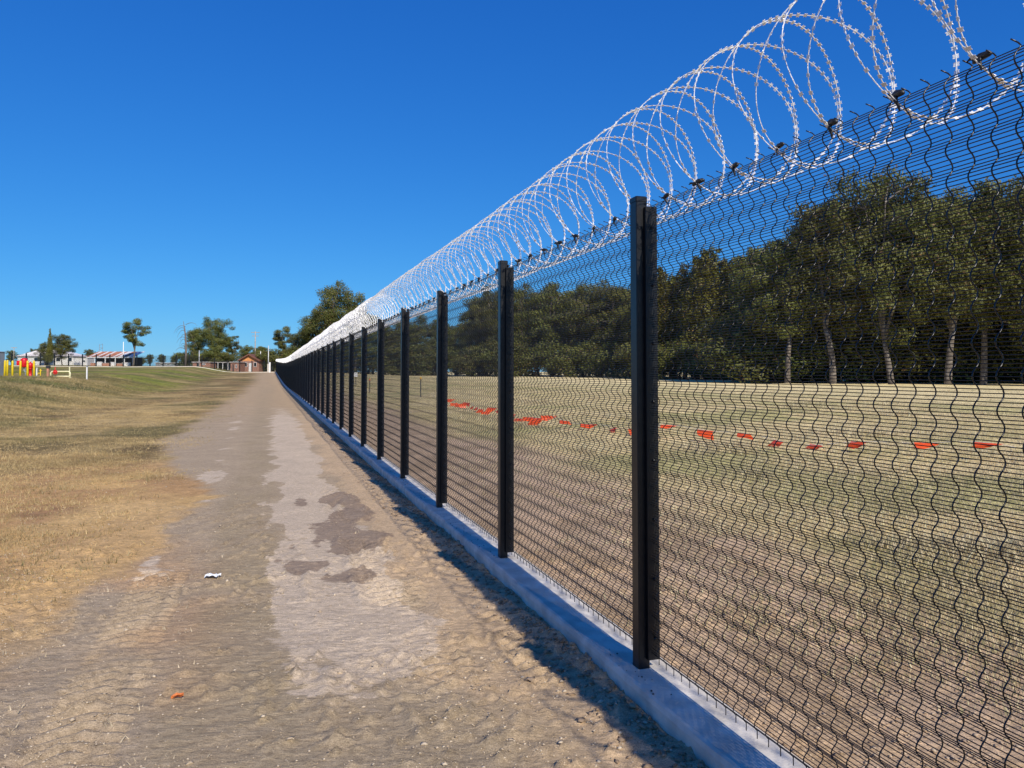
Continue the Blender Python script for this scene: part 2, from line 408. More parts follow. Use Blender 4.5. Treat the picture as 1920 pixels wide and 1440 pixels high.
def gcol(X, Y):
    u, q = uq(X, Y)
    def mix(a, c, t): return a * (1 - t[..., None]) + np.array(c) * t[..., None]
    n_a = fbm(u * 0.9, q * 1.6, 1, 4); n_b = fbm(X * 0.5, Y * 0.5, 2, 4); n_c = fbm(X * 2.2, Y * 2.2, 3, 4); n_d = fbm(u * 0.35, q * 1.2, 4, 4)
    n_e = fbm(X * 0.13, Y * 0.13, 6, 4)
    n_f = fbm(X * 6, Y * 6, 47, 4); n_g = fbm(u * 1.4, q * 4.5, 48, 5)
    c = np.zeros(X.shape + (3,)) + np.array((0.42, 0.325, 0.215))
    # track: loose pinkish soil by the plinth, pale smooth wheel paths with ragged edges, a darker gravelly middle
    c = mix(c, (0.54, 0.395, 0.245), sst(-1.15, -0.8, q + (n_a - .5) * .8 + (n_f - .5) * .5))
    e1 = np.abs(q + 1.40 + (n_d - .5) * .35) + (n_g - .5) * .75
    path1 = sst(0.66, 0.22, e1) * sst(-0.4, 1.6, u + (n_b - .5) * 3)
    e2 = np.abs(q + 2.85) + (n_g - .5) * 1.3 + (fbm(u * .22, q * .2, 49, 3) - .5) * 1.6
    path2 = sst(0.58, 0.14, e2) * sst(2, 4.5, u)
    path = np.maximum(path1, path2 * .8) * (1 - .8 * sst(20, 42, Y + (n_b - .5) * 10))
    c = mix(c, (0.45, 0.325, 0.19), sst(16, 42, Y + (n_b - .5) * 12) * .75)
    damp = 0 * q
    mid = sst(0.42, 0.2, np.abs(q + 2.12 + (n_d - .5) * .3)) * (.4 + .6 * sst(0.35, 0.6, n_c))
    c = mix(c, (0.365, 0.285, 0.175), mid * 0.75)
    c = mix(c, (0.345, 0.275, 0.18), sst(.5, .62, n_b) * sst(5.5, 3.5, Y) * .6)
    # reddish and straw-coloured blotches in the near left of the track
    blot = sst(0.52, 0.66, n_b) * sst(-1.9, -3.0, q) * sst(9, 5, Y)
    c = mix(c, (0.47, 0.27, 0.13), blot * 0.75)
    # damp patches
    for (cx, cy, rx, ry) in ((-1.92, 8.55, .28, 1.15), (-1.55, 7.7, .3, .5), (-1.75, 6.7, .16, .25), (-1.35, 6.35, .22, .2), (-2.35, 10.2, .3, .5)):
        d = np.sqrt(((X - cx) / rx) ** 2 + ((Y - cy) / ry) ** 2) + (n_g - .5) * 2.4
        damp = np.maximum(damp, sst(1.5, 0.35, d))
    # edge of the track: orange straw over soil, then dry grass
    eq = np.interp(Y, [3, 5.8, 6.5, 10.4, 14.4, 18.2, 30, 60], [-3.3, -3.3, -3.15, -2.65, -3.4, -4.3, -4.2, -4.0])
    edge = q - eq + (fbm(u * 0.8, q * .8, 8, 4) - .5) * 1.0 + (n_f - .5) * .35
    straw = sst(.10, -.16, edge) * (.35 + .65 * sst(4.4, 6.2, Y + (n_b - .5) * 2.5))
    tone = np.stack([0.50 + 0 * n_c, 0.305 + 0 * n_c, 0.145 + 0 * n_c], -1)
    tone = mix(tone, (0.36, 0.21, 0.11), sst(0.42, 0.62, n_c * .5 + n_b * .5))
    tone = mix(tone, (0.60, 0.39, 0.17), sst(0.55, 0.7, fbm(X * .8, Y * .8, 12, 4)))
    tone = mix(tone, (0.64, 0.43, 0.205), sst(-1.7, -.5, edge) * sst(12, 9.5, Y) * (.35 + .65 * sst(.4, .55, n_b)) * .85)
    c = c * (1 - straw[..., None]) + tone * straw[..., None]
    dk = 0 * q
    for (cx, cy, rx, ry) in ((-10.9, 18.2, 4.2, 2.6), (-16, 22, 4, 3), (-7.5, 20, 2.2, 2.2), (-9.5, 13.5, 2, 1.2)):
        dk = np.maximum(dk, sst(1.2, .5, np.sqrt(((X - cx) / rx) ** 2 + ((Y - cy) / ry) ** 2) + (n_b - .5) * 1.6))
    far = sst(9, 17, Y + (n_b - .5) * 9) * straw
    dry = np.stack([0.34 + 0 * n_c, 0.24 + 0 * n_c, 0.118 + 0 * n_c], -1)
    dry = mix(dry, (0.20, 0.145, 0.075), sst(0.42, 0.62, n_b))
    dry = mix(dry, (0.46, 0.345, 0.18), sst(0.5, 0.64, fbm(u * 0.12, q * 0.5, 14, 4)))
    dry = mix(dry, (0.145, 0.13, 0.058), sst(0.52, 0.66, fbm(X * 0.3, Y * 0.3, 17, 4)) * 0.8)
    dry = mix(dry, (0.155, 0.125, 0.062), dk * .75)
    c = c * (1 - far[..., None]) + dry * far[..., None]
    bank = sst(-8.5, -12, q + (n_b - .5) * 4)
    gr = np.stack([0.235 + 0 * n_c, 0.195 + 0 * n_c, 0.07 + 0 * n_c], -1)
    gr = mix(gr, (0.40, 0.32, 0.15), sst(0.48, 0.62, fbm(X * 0.22, Y * 0.22, 21, 4)))
    gr = mix(gr, (0.24, 0.26, 0.05), sst(0.5, 0.6, n_e) * sst(35, 55, Y))
    gr = mix(gr, (0.10, 0.115, 0.045), sst(0.55, 0.65, n_b) * 0.8)
    c = c * (1 - bank[..., None]) + gr * bank[..., None]
    # paddock side
    rt = sst(0.0, 0.05, q)
    soil = np.stack([0.58 + 0 * n_c, 0.42 + 0 * n_c, 0.275 + 0 * n_c], -1)
    soil = mix(soil, (0.44, 0.315, 0.195), sst(0.45, 0.65, n_c))
    fld = np.stack([0.74 + 0 * n_c, 0.61 + 0 * n_c, 0.35 + 0 * n_c], -1)
    fld = mix(fld, (0.60, 0.50, 0.26), sst(0.47, 0.6, n_b))
    fld = mix(fld, (0.46, 0.43, 0.20), sst(0.53, 0.64, fbm(X * 0.27, Y * 0.27, 25, 4)) * .9)
    fld = mix(fld, (0.88, 0.76, 0.48), sst(18, 50, q + (n_b - .5) * 10) * 0.8)
    fa = sst(2.2, 4.6, q + (n_b - .5) * 2.6)
    pad = soil * (1 - fa[..., None]) + fld * fa[..., None]
    c = c * (1 - rt[..., None]) + pad * rt[..., None]
    grass = np.clip(np.maximum(straw * (.35 + .65 * far), fa * rt) + .25 * rt, 0, 1)
    keep = (1 - straw) * (q < 0)
    return np.clip(c, 0.02, 0.9), grass, np.stack([path * keep, damp * keep, 0 * q], -1)

def micro(X, Y):
    """clods, ruts and tyre tread in the near dirt"""
    u, q = uq(X, Y)
    near = sst(16, 7, np.hypot(X, Y))
    n = (fbm(X * 3, Y * 3, 31, 4) - .5) * 0.016 + (fbm(u * 20, q * 8, 33, 3) - .5) * 0.016
    crumb = np.maximum(fbm(X * 19, Y * 19, 35, 2) - .56, 0) * 0.10 * (0.3 + sst(0.45, 0.6, fbm(X * 1.3, Y * 1.3, 36, 3)))
    lane = 0
    for qc, w in ((-1.0, .24), (-0.45, .13), (-2.75, .22)):
        m = sst(w, w * .75, np.abs(q - qc)) * sst(.42, .58, fbm(u * 1.2, q * 1.2, 37, 3))
        tread = np.sin((u + np.sign(q - qc) * (q - qc) * .5) * 2 * math.pi / .105)
        lane = lane + m * (sst(-.2, .5, tread) * 0.02 - 0.014)
    lip = 0
    for qc in (-1.25, -.76, -1.62):
        lip = lip + 0.016 * sst(.05, .0, np.abs(q - qc + (fbm(u * 2, q * 0, 41, 3) - .5) * .12)) * sst(.45, .65, fbm(u * 4, q * 3, 42, 3))
    smooth_path = 1 - 0.6 * sst(.5, .2, np.abs(q + 1.5)) * sst(2, 4.5, u + 1.5)
    side = sst(0.02, 0.1, np.abs(q))
    bank = 0.05 * sst(-.42, -.2, q) * fbm(u * 3, q * 3, 44, 3) * sst(.1, -.1, q)
    return near * ((n + crumb) * smooth_path + lane * 1.5 + lip * 1.5) * side + bank * near

# ------------------------------------------------------------------ ground sheet (one mesh, finer near the track)
def axis(lo, hi, step, dlo, dhi, g):
    mid = list(np.arange(lo, hi, step))
    def grow(D):
        out = []; t = 0; s = step
        while t < D:
            s *= g; t += s; out.append(t)
        return out
    return np.array([lo - t for t in reversed(grow(dlo))] + mid + [mid[-1] + t for t in grow(dhi)])

gx = axis(-3.4, 1.3, 0.025, 900, 900, 1.03)
gy = axis(2.3, 6.6, 0.025, 60, 3000, 1.03)
GX, GY = np.meshgrid(gx, gy)
GZ = H(GX, GY) + micro(GX, GY)
gv = np.stack([GX, GY, GZ], -1).reshape(-1, 3)
nx, ny = len(gx), len(gy)
ii = np.arange(nx * ny).reshape(ny, nx)
gf = np.stack([ii[:-1, :-1], ii[:-1, 1:], ii[1:, 1:], ii[1:, :-1]], -1).reshape(-1, 4)
gc, ga, gm = gcol(GX, GY)
ground = link("ground", mk_mesh("ground", gv, gf, M['ground'], True, gc.reshape(-1, 3), ga.reshape(-1), gm.reshape(-1, 3)))
tag(ground, "dirt track beside the fence running into dry grass", None, None, "structure")

# ------------------------------------------------------------------ the security fence
PITCHP = 2.52
NP_BACK, NP_FWD = 3, 74
PH = 2.50                                # post height above plinth
MZ0, MZ1 = 0.075, 2.455                  # mesh bottom and top
WP = 0.0965; WA = 0.0135                 # fold pitch and half depth

def fpt(u, y=0.0):
    """world point on the fence line: u along, y to the track side"""
    return FX0 + DX * u - NX * y, FY0 + DY * u - NY * y

def wave(z):
    p = ((z - MZ0) / WP) % 1.0
    s = math.sin(2 * math.pi * p)
    return WA * math.copysign(abs(s) ** 0.8, s)

def vert_wire_pts(seg):
    n = int(round((MZ1 - MZ0) / WP * seg))
    pts = [(0, -0.010 + 0.004 + wave(MZ0), MZ0 - 0.032)]
    for i in range(n + 1):
        z = MZ0 + (MZ1 - MZ0) * i / n
        pts.append((0, -0.010 + 0.004 + wave(z), z))
    y, z = pts[-1][1], pts[-1][2]
    pts.append((0, y + 0.010, z + 0.006)); pts.append((0, y + 0.036, z + 0.012))
    return pts

HZ = [MZ0 + k * WP / 8 for k in range(int((MZ1 - MZ0) / WP * 8) + 1)]
NV = 33
VX = [0.0410 + 0.0762 * i for i in range(NV)]

def horiz(mb, sides, r=0.0017, L=PITCHP):
    for z in HZ:
        y = -0.010 + wave(z)
        mb.tube([(0.0, y, z), (L, y, z)], r, sides, cap=False)

vw_near = MB().tube(vert_wire_pts(10), 0.0023, 6).mesh("vertical_wire", M['wire'], True)
hm = MB(); horiz(hm, 6); panel_near = hm.mesh("mesh_panel", M['wire'], True)
fm = MB(); horiz(fm, 3, 0.0019)
wp = vert_wire_pts(5)
for x in VX: fm.tube([(x, p[1], p[2]) for p in wp], 0.0024, 3, cap=False)
panel_far = fm.mesh("mesh_panel", M['wire'], False)

post_me = MB().cbox(-0.0375, 0.0375, 0.004, 0.069, -0.01, PH - 0.022, 0.004).mesh("post", M['post'])
cap_me = MB().cbox(-0.0395, 0.0395, 0.002, 0.071, PH - 0.024, PH + 0.004, 0.005).mesh("cap", M['post'])
bar_me = MB().cbox(0.0, 0.024, -0.042, 0.026, 0.05, PH - 0.055, 0.002).mesh("clamp_bar", M['post'])
bolt = MB()
bolt.lathe([(0.0085, 0), (0.0085, 0.004), (0.006, 0.008), (0.002, 0.0095)], 8)
bolt_me = bolt.mesh("bolt", M['post'])

fence = empty("mesh_security_fence", (FX0, FY0, PLZ), FROT)
tag(fence, "tall black welded mesh security fence receding beside the dirt track", "fence")
for k in range(-NP_BACK, NP_FWD + 1):
    u = k * PITCHP
    x, y = fpt(u); z = h1(x, y)
    x2, y2 = fpt(u + PITCHP); z2 = h1(x2, y2)
    lean = random.uniform(-.003, .003)
    p = link("post", post_me, fence, (u, 0, z), (lean, random.uniform(-.003, .003), 0))
    link("cap", cap_me, p)
    b1 = link("clamp_bar", bar_me, p, (-0.063, 0, 0)); b2 = link("clamp_bar", bar_me, p, (0.039, 0, 0))
    if -1 <= k <= 3:
        for j in range(8):
            link("bolt", bolt_me, p, (-0.063, -0.012, 0.16 + j * 0.31), (0, R(-90), 0))
    if k == NP_FWD: break
    near = -2 <= k <= 3
    pan = link("mesh_panel", panel_near if near else panel_far, fence, (u, 0, z), (0, -math.atan2(z2 - z, PITCHP), 0))
    if near:
        for i, xx in enumerate(VX):
            link("vertical_wire", vw_near, pan, (xx, random.uniform(-.0006, .0006), 0))

# concrete plinth, cast in lengths
plinth = empty("concrete_plinth", (FX0, FY0, 0), FROT)
tag(plinth, "pale concrete plinth strip running under the black mesh fence", "plinth")
def plinth_piece(u0, u1, step):
    n = max(2, int((u1 - u0) / step)); us = np.linspace(u0, u1, n)
    prof = []
    for u in us:
        x, y = fpt(u); zb = h1(x, y)
        w = (fbm(u * 3, 0.5, 51, 4) - .5) * 0.03; w2 = (fbm(u * 3, 7.5, 52, 4) - .5) * 0.02; dz = (fbm(u * 6, 3.5, 53, 4) - .5) * 0.006
        e1 = (vnoise(u * 11, .2, 54) - .5) * .008
        prof.append([(u, 0.185 + w, zb - 0.4), (u, 0.168 + w, zb + PLZ - 0.03 + e1), (u, 0.160 + w + e1, zb + PLZ - 0.008 + dz), (u, 0.147 + w, zb + PLZ + dz), (u, 0.05, zb + PLZ + dz * .6), (u, -0.10, zb + PLZ + dz * .4),
                     (u, -0.128 + w2, zb + PLZ - 0.002), (u, -0.138 + w2, zb + PLZ - 0.02), (u, -0.15 + w2, zb - 0.4)])
    m = len(prof[0]); V = [p for r in prof for p in r]; F = []
    for i in range(n - 1):
        for k in range(m - 1): F.append([i * m + k, (i + 1) * m + k, (i + 1) * m + k + 1, i * m + k + 1][::-1])
    F.append(list(range(m))); F.append([(n - 1) * m + k for k in range(m)][::-1])
    return mk_mesh("plinth_length", np.array(V), F, M['concrete'], False)
u = -NP_BACK * PITCHP - 0.2
while u < NP_FWD * PITCHP + .2:
    L = PITCHP * (4 if u < 30 else 10)
    u1 = min(u + L, NP_FWD * PITCHP + .3)
    link("plinth_length", plinth_piece(u, u1 - .004, 0.04 if u < 16 else .4), plinth)
    u = u1

# ------------------------------------------------------------------ razor wire coil on the fence top
CY, CZ, CR = -0.155, MZ1 + 0.28, 0.322
TPI = 0.1524                              # advance per turn: two turns per tie
TH0 = math.atan2(-0.28, 0.155)             # where the coil meets the mesh top

def coil_pt(t):
    """t in turns, measured along the fence; returns local fence coordinates"""
    th = 2 * math.pi * t
    ax = TPI * t + 0.070 * math.cos(1.5 * th) + (float(vnoise(t * .9, 3.3, 61)) - .5) * .022
    r = CR * (1 + (float(vnoise(t * 1.7, 1.1, 62)) - .5) * 0.06)
    sw = (float(vnoise(t * .13, 5.1, 63)) - .5) * .05
    a = TH0 - th
    y = CY + math.cos(a) * r + sw; z = CZ + math.sin(a) * r * (1.0 + sw * .4) + (float(vnoise(t * .09, 8.1, 64)) - .5) * .035
    return Vector((ax, y, z))

def coil_ground(u):
    x, y = fpt(u); return h1(x, y)

BARB_STEP = 0.031
def barb(mb, p, t, rnd, s=1.0, cheap=False, rise=0.0):
    rad = Vector((0, p.y - CY, p.z - CZ - rise)); rad.normalize()
    a = t.cross(rad) + rad * rnd.uniform(-.55, .55)
    a -= t * a.dot(t); a.normalize(); b = t.cross(a)
    if cheap:
        w, l = .0095 * s, .0065 * s
        for e in (a, b):
            mb.add([p + e * w + t * l, p + e * w - t * l, p - e * w - t * l, p - e * w + t * l], [[0, 1, 2, 3]])
        return
    # two blade pairs, cut from the tape and bent a little out of its plane
    w = .0098 * s; h = .0008
    for sg in (-1, 1):
        o = b * (.0035 * sg)
        base1 = p + t * (.0072 * s); base0 = p - t * (.0072 * s)
        tip1 = p + a * (sg * w) + t * (.0060 * s) + o; tip0 = p + a * (sg * w) - t * (.0060 * s) + o
        mid = p + a * (sg * w * .75) + o * .6
        vs = []
        for k in (b * h, b * -h):
            vs += [base0 + k, base1 + k, tip1 + k, mid + k, tip0 + k]
        fs = [[0, 1, 2, 3], [0, 3, 4], [8, 7, 6, 5], [9, 8, 5], [1, 6, 7, 2], [2, 7, 8, 3], [3, 8, 9, 4], [4, 9, 5, 0], [0, 5, 6, 1]]
        mb.add(vs, fs)

def coil_span(mb, t0, t1, seg, sides, rad, barbs, bs=1.0):
    n = max(2, int(round((t1 - t0) * seg)))
    zo = {}
    pts = []
    for i in range(n + 1):
        t = t0 + (t1 - t0) * i / n
        p = coil_pt(t); p.z += coil_ground(p.x); pts.append(p)
    mb.tube(pts, rad, sides, cap=False)
    if barbs:
        rnd = random.Random(int(t0 * 97) + 5)
        acc = BARB_STEP * .5
        for i in range(n):
            d = pts[i + 1] - pts[i]; L = d.length; tt = d / max(L, 1e-6)
            while acc < L:
                barb(mb, pts[i] + tt * acc, tt, rnd, bs, barbs == 2, coil_ground(pts[i].x)); acc += BARB_STEP
            acc -= L

def tie_mesh():
    """a moulded clip squeezed round the mesh's top wires, with its tail"""
    m = MB()
    m.tube([(-.036, .004, .002), (-.028, .006, .006), (.0, .008, .008), (.026, .006, .006), (.036, .002, .003)], [.004, .010, .013, .010, .004], 7)
    m.tube([(-.006, .012, .006), (-.004, .018, -.010), (-.006, .014, -.026), (-.012, .016, -.044)], [.006, .007, .005, .0025], 5)
    m.tube([(.012, .010, .006), (.034, .016, .014), (.048, .014, .012)], [.006, .005, .002], 5)
    return m.mesh("tie", M['tie'], True)
tie_me = tie_mesh()
U_NEAR, U_MID, U_END = 15.24, 60.0, NP_FWD * PITCHP
c1 = empty("razor_wire_coil", (FX0, FY0, PLZ), FROT)
tag(c1, "open nearest razor wire coil with separate loops above the first fence bays", "razor wire", "razor wire coils along the fence top")
tn0 = int(-5.2 / TPI); tn1 = int(round(U_NEAR / TPI))
for t in range(tn0, tn1):
    near = t * TPI < 9
    m = MB(); coil_span(m, t, t + 1, 64 if near else 40, 5 if near else 4, 0.0019, 1 if t * TPI < 11 else 2)
    m.build("loop", M['galv'], c1)
for j in range(int(tn0 / 2), int(U_NEAR / (2 * TPI))):
    u = j * 2 * TPI + 0.066
    link("tie", tie_me, c1, (u, -.006, MZ1 + coil_ground(u)), (random.uniform(-.3, .3), random.uniform(-.2, .2), random.uniform(-.4, .4)), (random.uniform(.8, 1.15),) * 3)
c2 = empty("razor_wire_coil", (FX0, FY0, PLZ), FROT)
tag(c2, "middle razor wire coil, loops crowding together from the fifth post onwards", "razor wire", "razor wire coils along the fence top")
m = MB(); coil_span(m, tn1, U_MID / TPI, 30, 3, 0.0023, 2, 1.15)
tag(m.build("wire_loops", M['galv'], c2), kind="stuff")
c3 = empty("razor_wire_coil", (FX0, FY0, PLZ), FROT)
tag(c3, "farthest razor wire coil, a solid white line where the fence ends", "razor wire", "razor wire coils along the fence top")
m = MB(); coil_span(m, U_MID / TPI, U_END / TPI, 18, 3, 0.0048, 0)
tag(m.build("wire_loops", M['galv'], c3), kind="stuff")
for cc, ua, ub, st in ((c2, U_NEAR, U_MID, 4), (c3, U_MID, U_END, 16)):
    mt = MB()
    for j in range(int(ua / (2 * TPI)), int(ub / (2 * TPI)), st // 4):
        u = j * 2 * TPI + .066; zz = MZ1 + coil_ground(u)
        mt.box(u - .03, u + .03, -.012, .02, zz - .015, zz + .02)
    tag(mt.build("ties", M['tie'], cc), kind="stuff")

# ------------------------------------------------------------------ trees
def leaf_cloud(r, centers, radii, per, size, flat=0.75, base=(0.066, 0.088, 0.028), tip=(0.190, 0.195, 0.070), droop=0.5, brown=0.06):
    """small bent leaf sprays spread through each clump; returns verts, quads, colours"""
    P = []; S = []; C = []; D = []
    for c, rad in zip(centers, radii):
        n = max(6, int(per * (rad / np.mean(radii)) ** 1.6))
        d = r.normal(size=(n, 3)); d /= np.linalg.norm(d, axis=1)[:, None]
        rr = rad * (0.25 + 0.75 * r.random(n) ** 0.55)
        lump = 1 + 0.35 * np.sin(d[:, 0] * 5 + c[0] * 3) * np.sin(d[:, 1] * 5 + c[1]) * np.cos(d[:, 2] * 4 + c[2])
        p = np.array(c) + d * (rr * lump)[:, None] * np.array((1, 1, flat))
        P.append(p); D.append(d); S.append(size * (0.6 + 0.8 * r.random(n)))
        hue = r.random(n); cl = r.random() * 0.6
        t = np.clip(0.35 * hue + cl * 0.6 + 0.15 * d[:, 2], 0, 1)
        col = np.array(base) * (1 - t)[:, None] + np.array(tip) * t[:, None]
        col[r.random(n) < brown] = np.array((0.135, 0.088, 0.050)) * (0.7 + 0.6 * r.random())
        C.append(col)
    P = np.concatenate(P); S = np.concatenate(S); C = np.concatenate(C); D = np.concatenate(D); n = len(P)
    nrm = D * 0.9 + r.normal(size=(n, 3)) * 0.55; nrm /= np.linalg.norm(nrm, axis=1)[:, None]
    ax = r.normal(size=(n, 3)); ax[:, 2] -= droop
    ax -= nrm * np.sum(ax * nrm, 1)[:, None]; ax /= np.linalg.norm(ax, axis=1)[:, None]
    sd = np.cross(nrm, ax)
    a = ax * S[:, None]; b = sd * (S * 0.42)[:, None]
    nb = np.cross(ax, sd) * (S * 0.18)[:, None]
    V = np.stack([P - a, P + b + nb, P + a, P - b + nb], 1).reshape(-1, 3)
    F = np.arange(4 * n).reshape(n, 4)
    return V, F, np.repeat(C, 4, axis=0)

def bez(p0, p1, p2, n):
    p0, p1, p2 = map(np.array, (p0, p1, p2))
    return [tuple((1 - t) ** 2 * p0 + 2 * t * (1 - t) * p1 + t * t * p2) for t in np.linspace(0, 1, n)]

TREES = {}
def make_kind(kind, seed):
    key = (kind, seed)
    if key in TREES: return TREES[key]
    r = np.random.default_rng(seed * 31 + len(kind) * 7); rr = random.Random(seed)
    tb = MB(); cen = []; rad = []
    Ht = 20.0
    if kind in ('gum', 'open', 'wide'):
        fork = {'gum': 5.5, 'open': 6.0, 'wide': 3.5}[kind]
        lean = rr.uniform(-.8, .8)
        tr = bez((0, 0, -0.6), (lean * .3, rr.uniform(-.3, .3), fork * .5), (lean, rr.uniform(-.5, .5), fork), 7)
        tb.tube(tr, list(np.linspace(.34, .22, 7)), 8)
        top = tr[-1]
        N = {'gum': 60, 'open': 30, 'wide': 90}[kind]
        ec = {'gum': 12.4, 'open': 13.0, 'wide': 10.8}[kind]; ez = {'gum': 6.6, 'open': 6.0, 'wide': 7.6}[kind]; ew = {'gum': 4.8, 'open': 5.4, 'wide': 7.0}[kind]
        limbs = []
        nl = {'gum': 5, 'open': 4, 'wide': 6}[kind]
        for i in range(nl):
            an = 2 * math.pi * (i + rr.uniform(-.3, .3)) / nl
            e = (ew * .62 * math.cos(an) * rr.uniform(.5, 1.1), ew * .62 * math.sin(an) * rr.uniform(.5, 1.1), ec + ez * rr.uniform(-.25, .55))
            mid = (top[0] + e[0] * .28, top[1] + e[1] * .28, (top[2] + e[2]) * .5 + .6)
            pts = bez(top, mid, e, 7); tb.tube(pts, list(np.linspace(.19, .07, 7)), 6, cap=False); limbs.append(pts)
        tries = 0
        while len(cen) < N and tries < 4000:
            tries += 1
            d = r.normal(size=3); d /= np.linalg.norm(d)
            f = r.uniform(.45, 1.0) if kind != 'open' else r.uniform(.55, 1.0)
            c = np.array((d[0] * ew * f, d[1] * ew * f, ec + d[2] * ez * f))
            if c[2] < fork * .75: continue
            # uneven outline
            k = 0.80 + 0.35 * math.sin(3 * math.atan2(d[1], d[0]) + seed) * math.cos(2.3 * d[2] + seed * 2)
            c[:2] *= k
            rd = r.uniform(1.0, 1.9) * {'gum': 1.0, 'open': .86, 'wide': 1.12}[kind]
            if any(np.linalg.norm(c - q) < (rd + rq) * .42 for q, rq in zip(cen, rad)): continue
            cen.append(c); rad.append(rd)
        for c in cen:
            lp = min((p for L in limbs for p in L), key=lambda p: np.linalg.norm(np.array(p) - c) + (0 if p[2] < c[2] + .5 else 4))
            mid = (np.array(lp) + c) * .5 + np.array((0, 0, .5))
            tb.tube(bez(lp, mid, tuple(c), 4), [.085, .065, .045, .02], 4, cap=False)
        per = {'gum': 520, 'open': 480, 'wide': 420}[kind]
        V, F, C = leaf_cloud(r, cen, rad, per, 0.15, 0.72)
        bark, leaf = M['bark'], M['leaf']
    elif kind == 'casuarina':
        tb.tube([(0, 0, -.6), (.1, 0, 6), (.05, .1, 13), (0, 0, 19)], [.28, .22, .13, .03], 7)
        for i in range(60):
            z = 2.2 + 17.0 * (i / 59) ** 1.05
            w = 3.1 * (1 - (z / 20.5)) ** .75 + .15
            an = i * 2.4; rad_ = w * rr.uniform(.2, 1.0)
            c = np.array((math.cos(an) * rad_, math.sin(an) * rad_, z + rr.uniform(-.4, .4)))
            cen.append(c); rad.append(max(.35, min(1.25, w * .62)))
            tb.tube([(0, 0, z - .5), tuple(c)], [.06, .02], 3, cap=False)
        V, F, C = leaf_cloud(r, cen, rad, 380, 0.15, 1.35, base=(0.074, 0.088, 0.028), tip=(0.185, 0.175, 0.060), droop=-.9, brown=.08)
        bark, leaf = M['bark_dark'], M['leaf_olive']
    elif kind == 'shrub':
        Ht = 4.0
        for i in range(5):
            an = i * 1.3; tb.tube([(0, 0, -.2), (math.cos(an) * .4, math.sin(an) * .4, 1.2), (math.cos(an) * .9, math.sin(an) * .9, 2.4)], [.06, .045, .015], 4, cap=False)
        for i in range(20):
            an = rr.uniform(0, 6.28); rd = rr.uniform(0, 1.7); cen.append(np.array((math.cos(an) * rd, math.sin(an) * rd, rr.uniform(.15, 3.2 - rd * .6)))); rad.append(rr.uniform(.5, .9))
        V, F, C = leaf_cloud(r, cen, rad, 420, 0.075, .85)
        bark, leaf = M['bark_dark'], M['leaf']
    Ht = float(np.percentile(V[:, 2], 99.7))
    TREES[key] = (tb.mesh("trunk", bark, True), mk_mesh("crown", V, F, leaf, False, C), Ht)
    return TREES[key]

NTREE = 0
def tree(name, kind, seed, px, Z, top, label, wf=1.0, cat="tree", group=None, dz=0.0):
    """top = height of the crown's top in the picture, so the tree gets its true height at Z"""
    global NTREE
    NTREE += 1
    tm, cm, Ht = make_kind(kind, seed)
    x, y = at(px, Z); g = h1(x, y) + dz
    hgt = (697 - top) / FPX * Z + EYE - g
    s = hgt / Ht
    t = empty(name, (x, y, g), NTREE * 2.1)
    t.scale = (s * wf, s * wf, s)
    link("trunk", tm, t); link("crown", cm, t)
    tag(t, label, cat, group)
    return t

G_EDGE = "gum trees along the paddock's right edge"
for a in ((1476, 104, 452, 'gum', 1, 1.15, "dark gum at the left end of the near tree belt behind the mesh"),
          (1560, 101, 376, 'gum', 2, 1.05, "gum tree left of the tallest crown in the near tree belt"),
          (1672, 98, 318, 'wide', 1, 0.82, "tallest gum of the tree belt, its crown highest behind the right hand mesh"),
          (1776, 96, 400, 'gum', 3, 1.2, "lower gum right of the tallest crown in the near tree belt"),
          (1842, 99, 345, 'gum', 1, 0.95, "second highest gum of the belt, near the right picture edge"),
          (1925, 95, 338, 'wide', 2, 0.85, "gum tree cut by the right edge of the picture")):
    tree("gum_tree", a[3], a[4], a[0], a[1], a[2], a[6], a[5], group=G_EDGE)
back = [(1425, 122, 470, 'gum', 3), (1500, 120, 445, 'wide', 1), (1600, 118, 395, 'gum', 1), (1640, 116, 380, 'gum', 2), (1730, 117, 372, 'wide', 2), (1800, 118, 385, 'gum', 2), (1880, 116, 372, 'gum', 1),
        (1980, 112, 350, 'gum', 3), (2050, 106, 330, 'wide', 1), (2140, 102, 330, 'gum', 2), (2020, 96, 345, 'gum', 3), (2110, 93, 330, 'wide', 2), (2230, 92, 325, 'gum', 1), (2330, 90, 320, 'wide', 1), (2250, 104, 320, 'gum', 3), (2440, 88, 320, 'gum', 2), (1540, 130, 430, 'gum', 3), (1690, 130, 380, 'gum', 3), (1850, 128, 380, 'wide', 1)]
for i, (px, Z, top, k, sd) in enumerate(back):
    tree("gum_tree", k, sd, px, Z, top, "gum tree massed behind the front row of the right hand tree belt", 1.1, group="gums behind the front row of the tree belt")
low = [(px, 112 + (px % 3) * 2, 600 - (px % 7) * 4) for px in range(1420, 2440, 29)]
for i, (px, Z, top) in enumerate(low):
    tree("shrub", 'shrub', 1 + i % 2, px, Z, top, "dark shrub filling the shade under the right hand gum belt", 1.35 + .2 * (i % 3), "shrub", "shrubs under the gum belt")

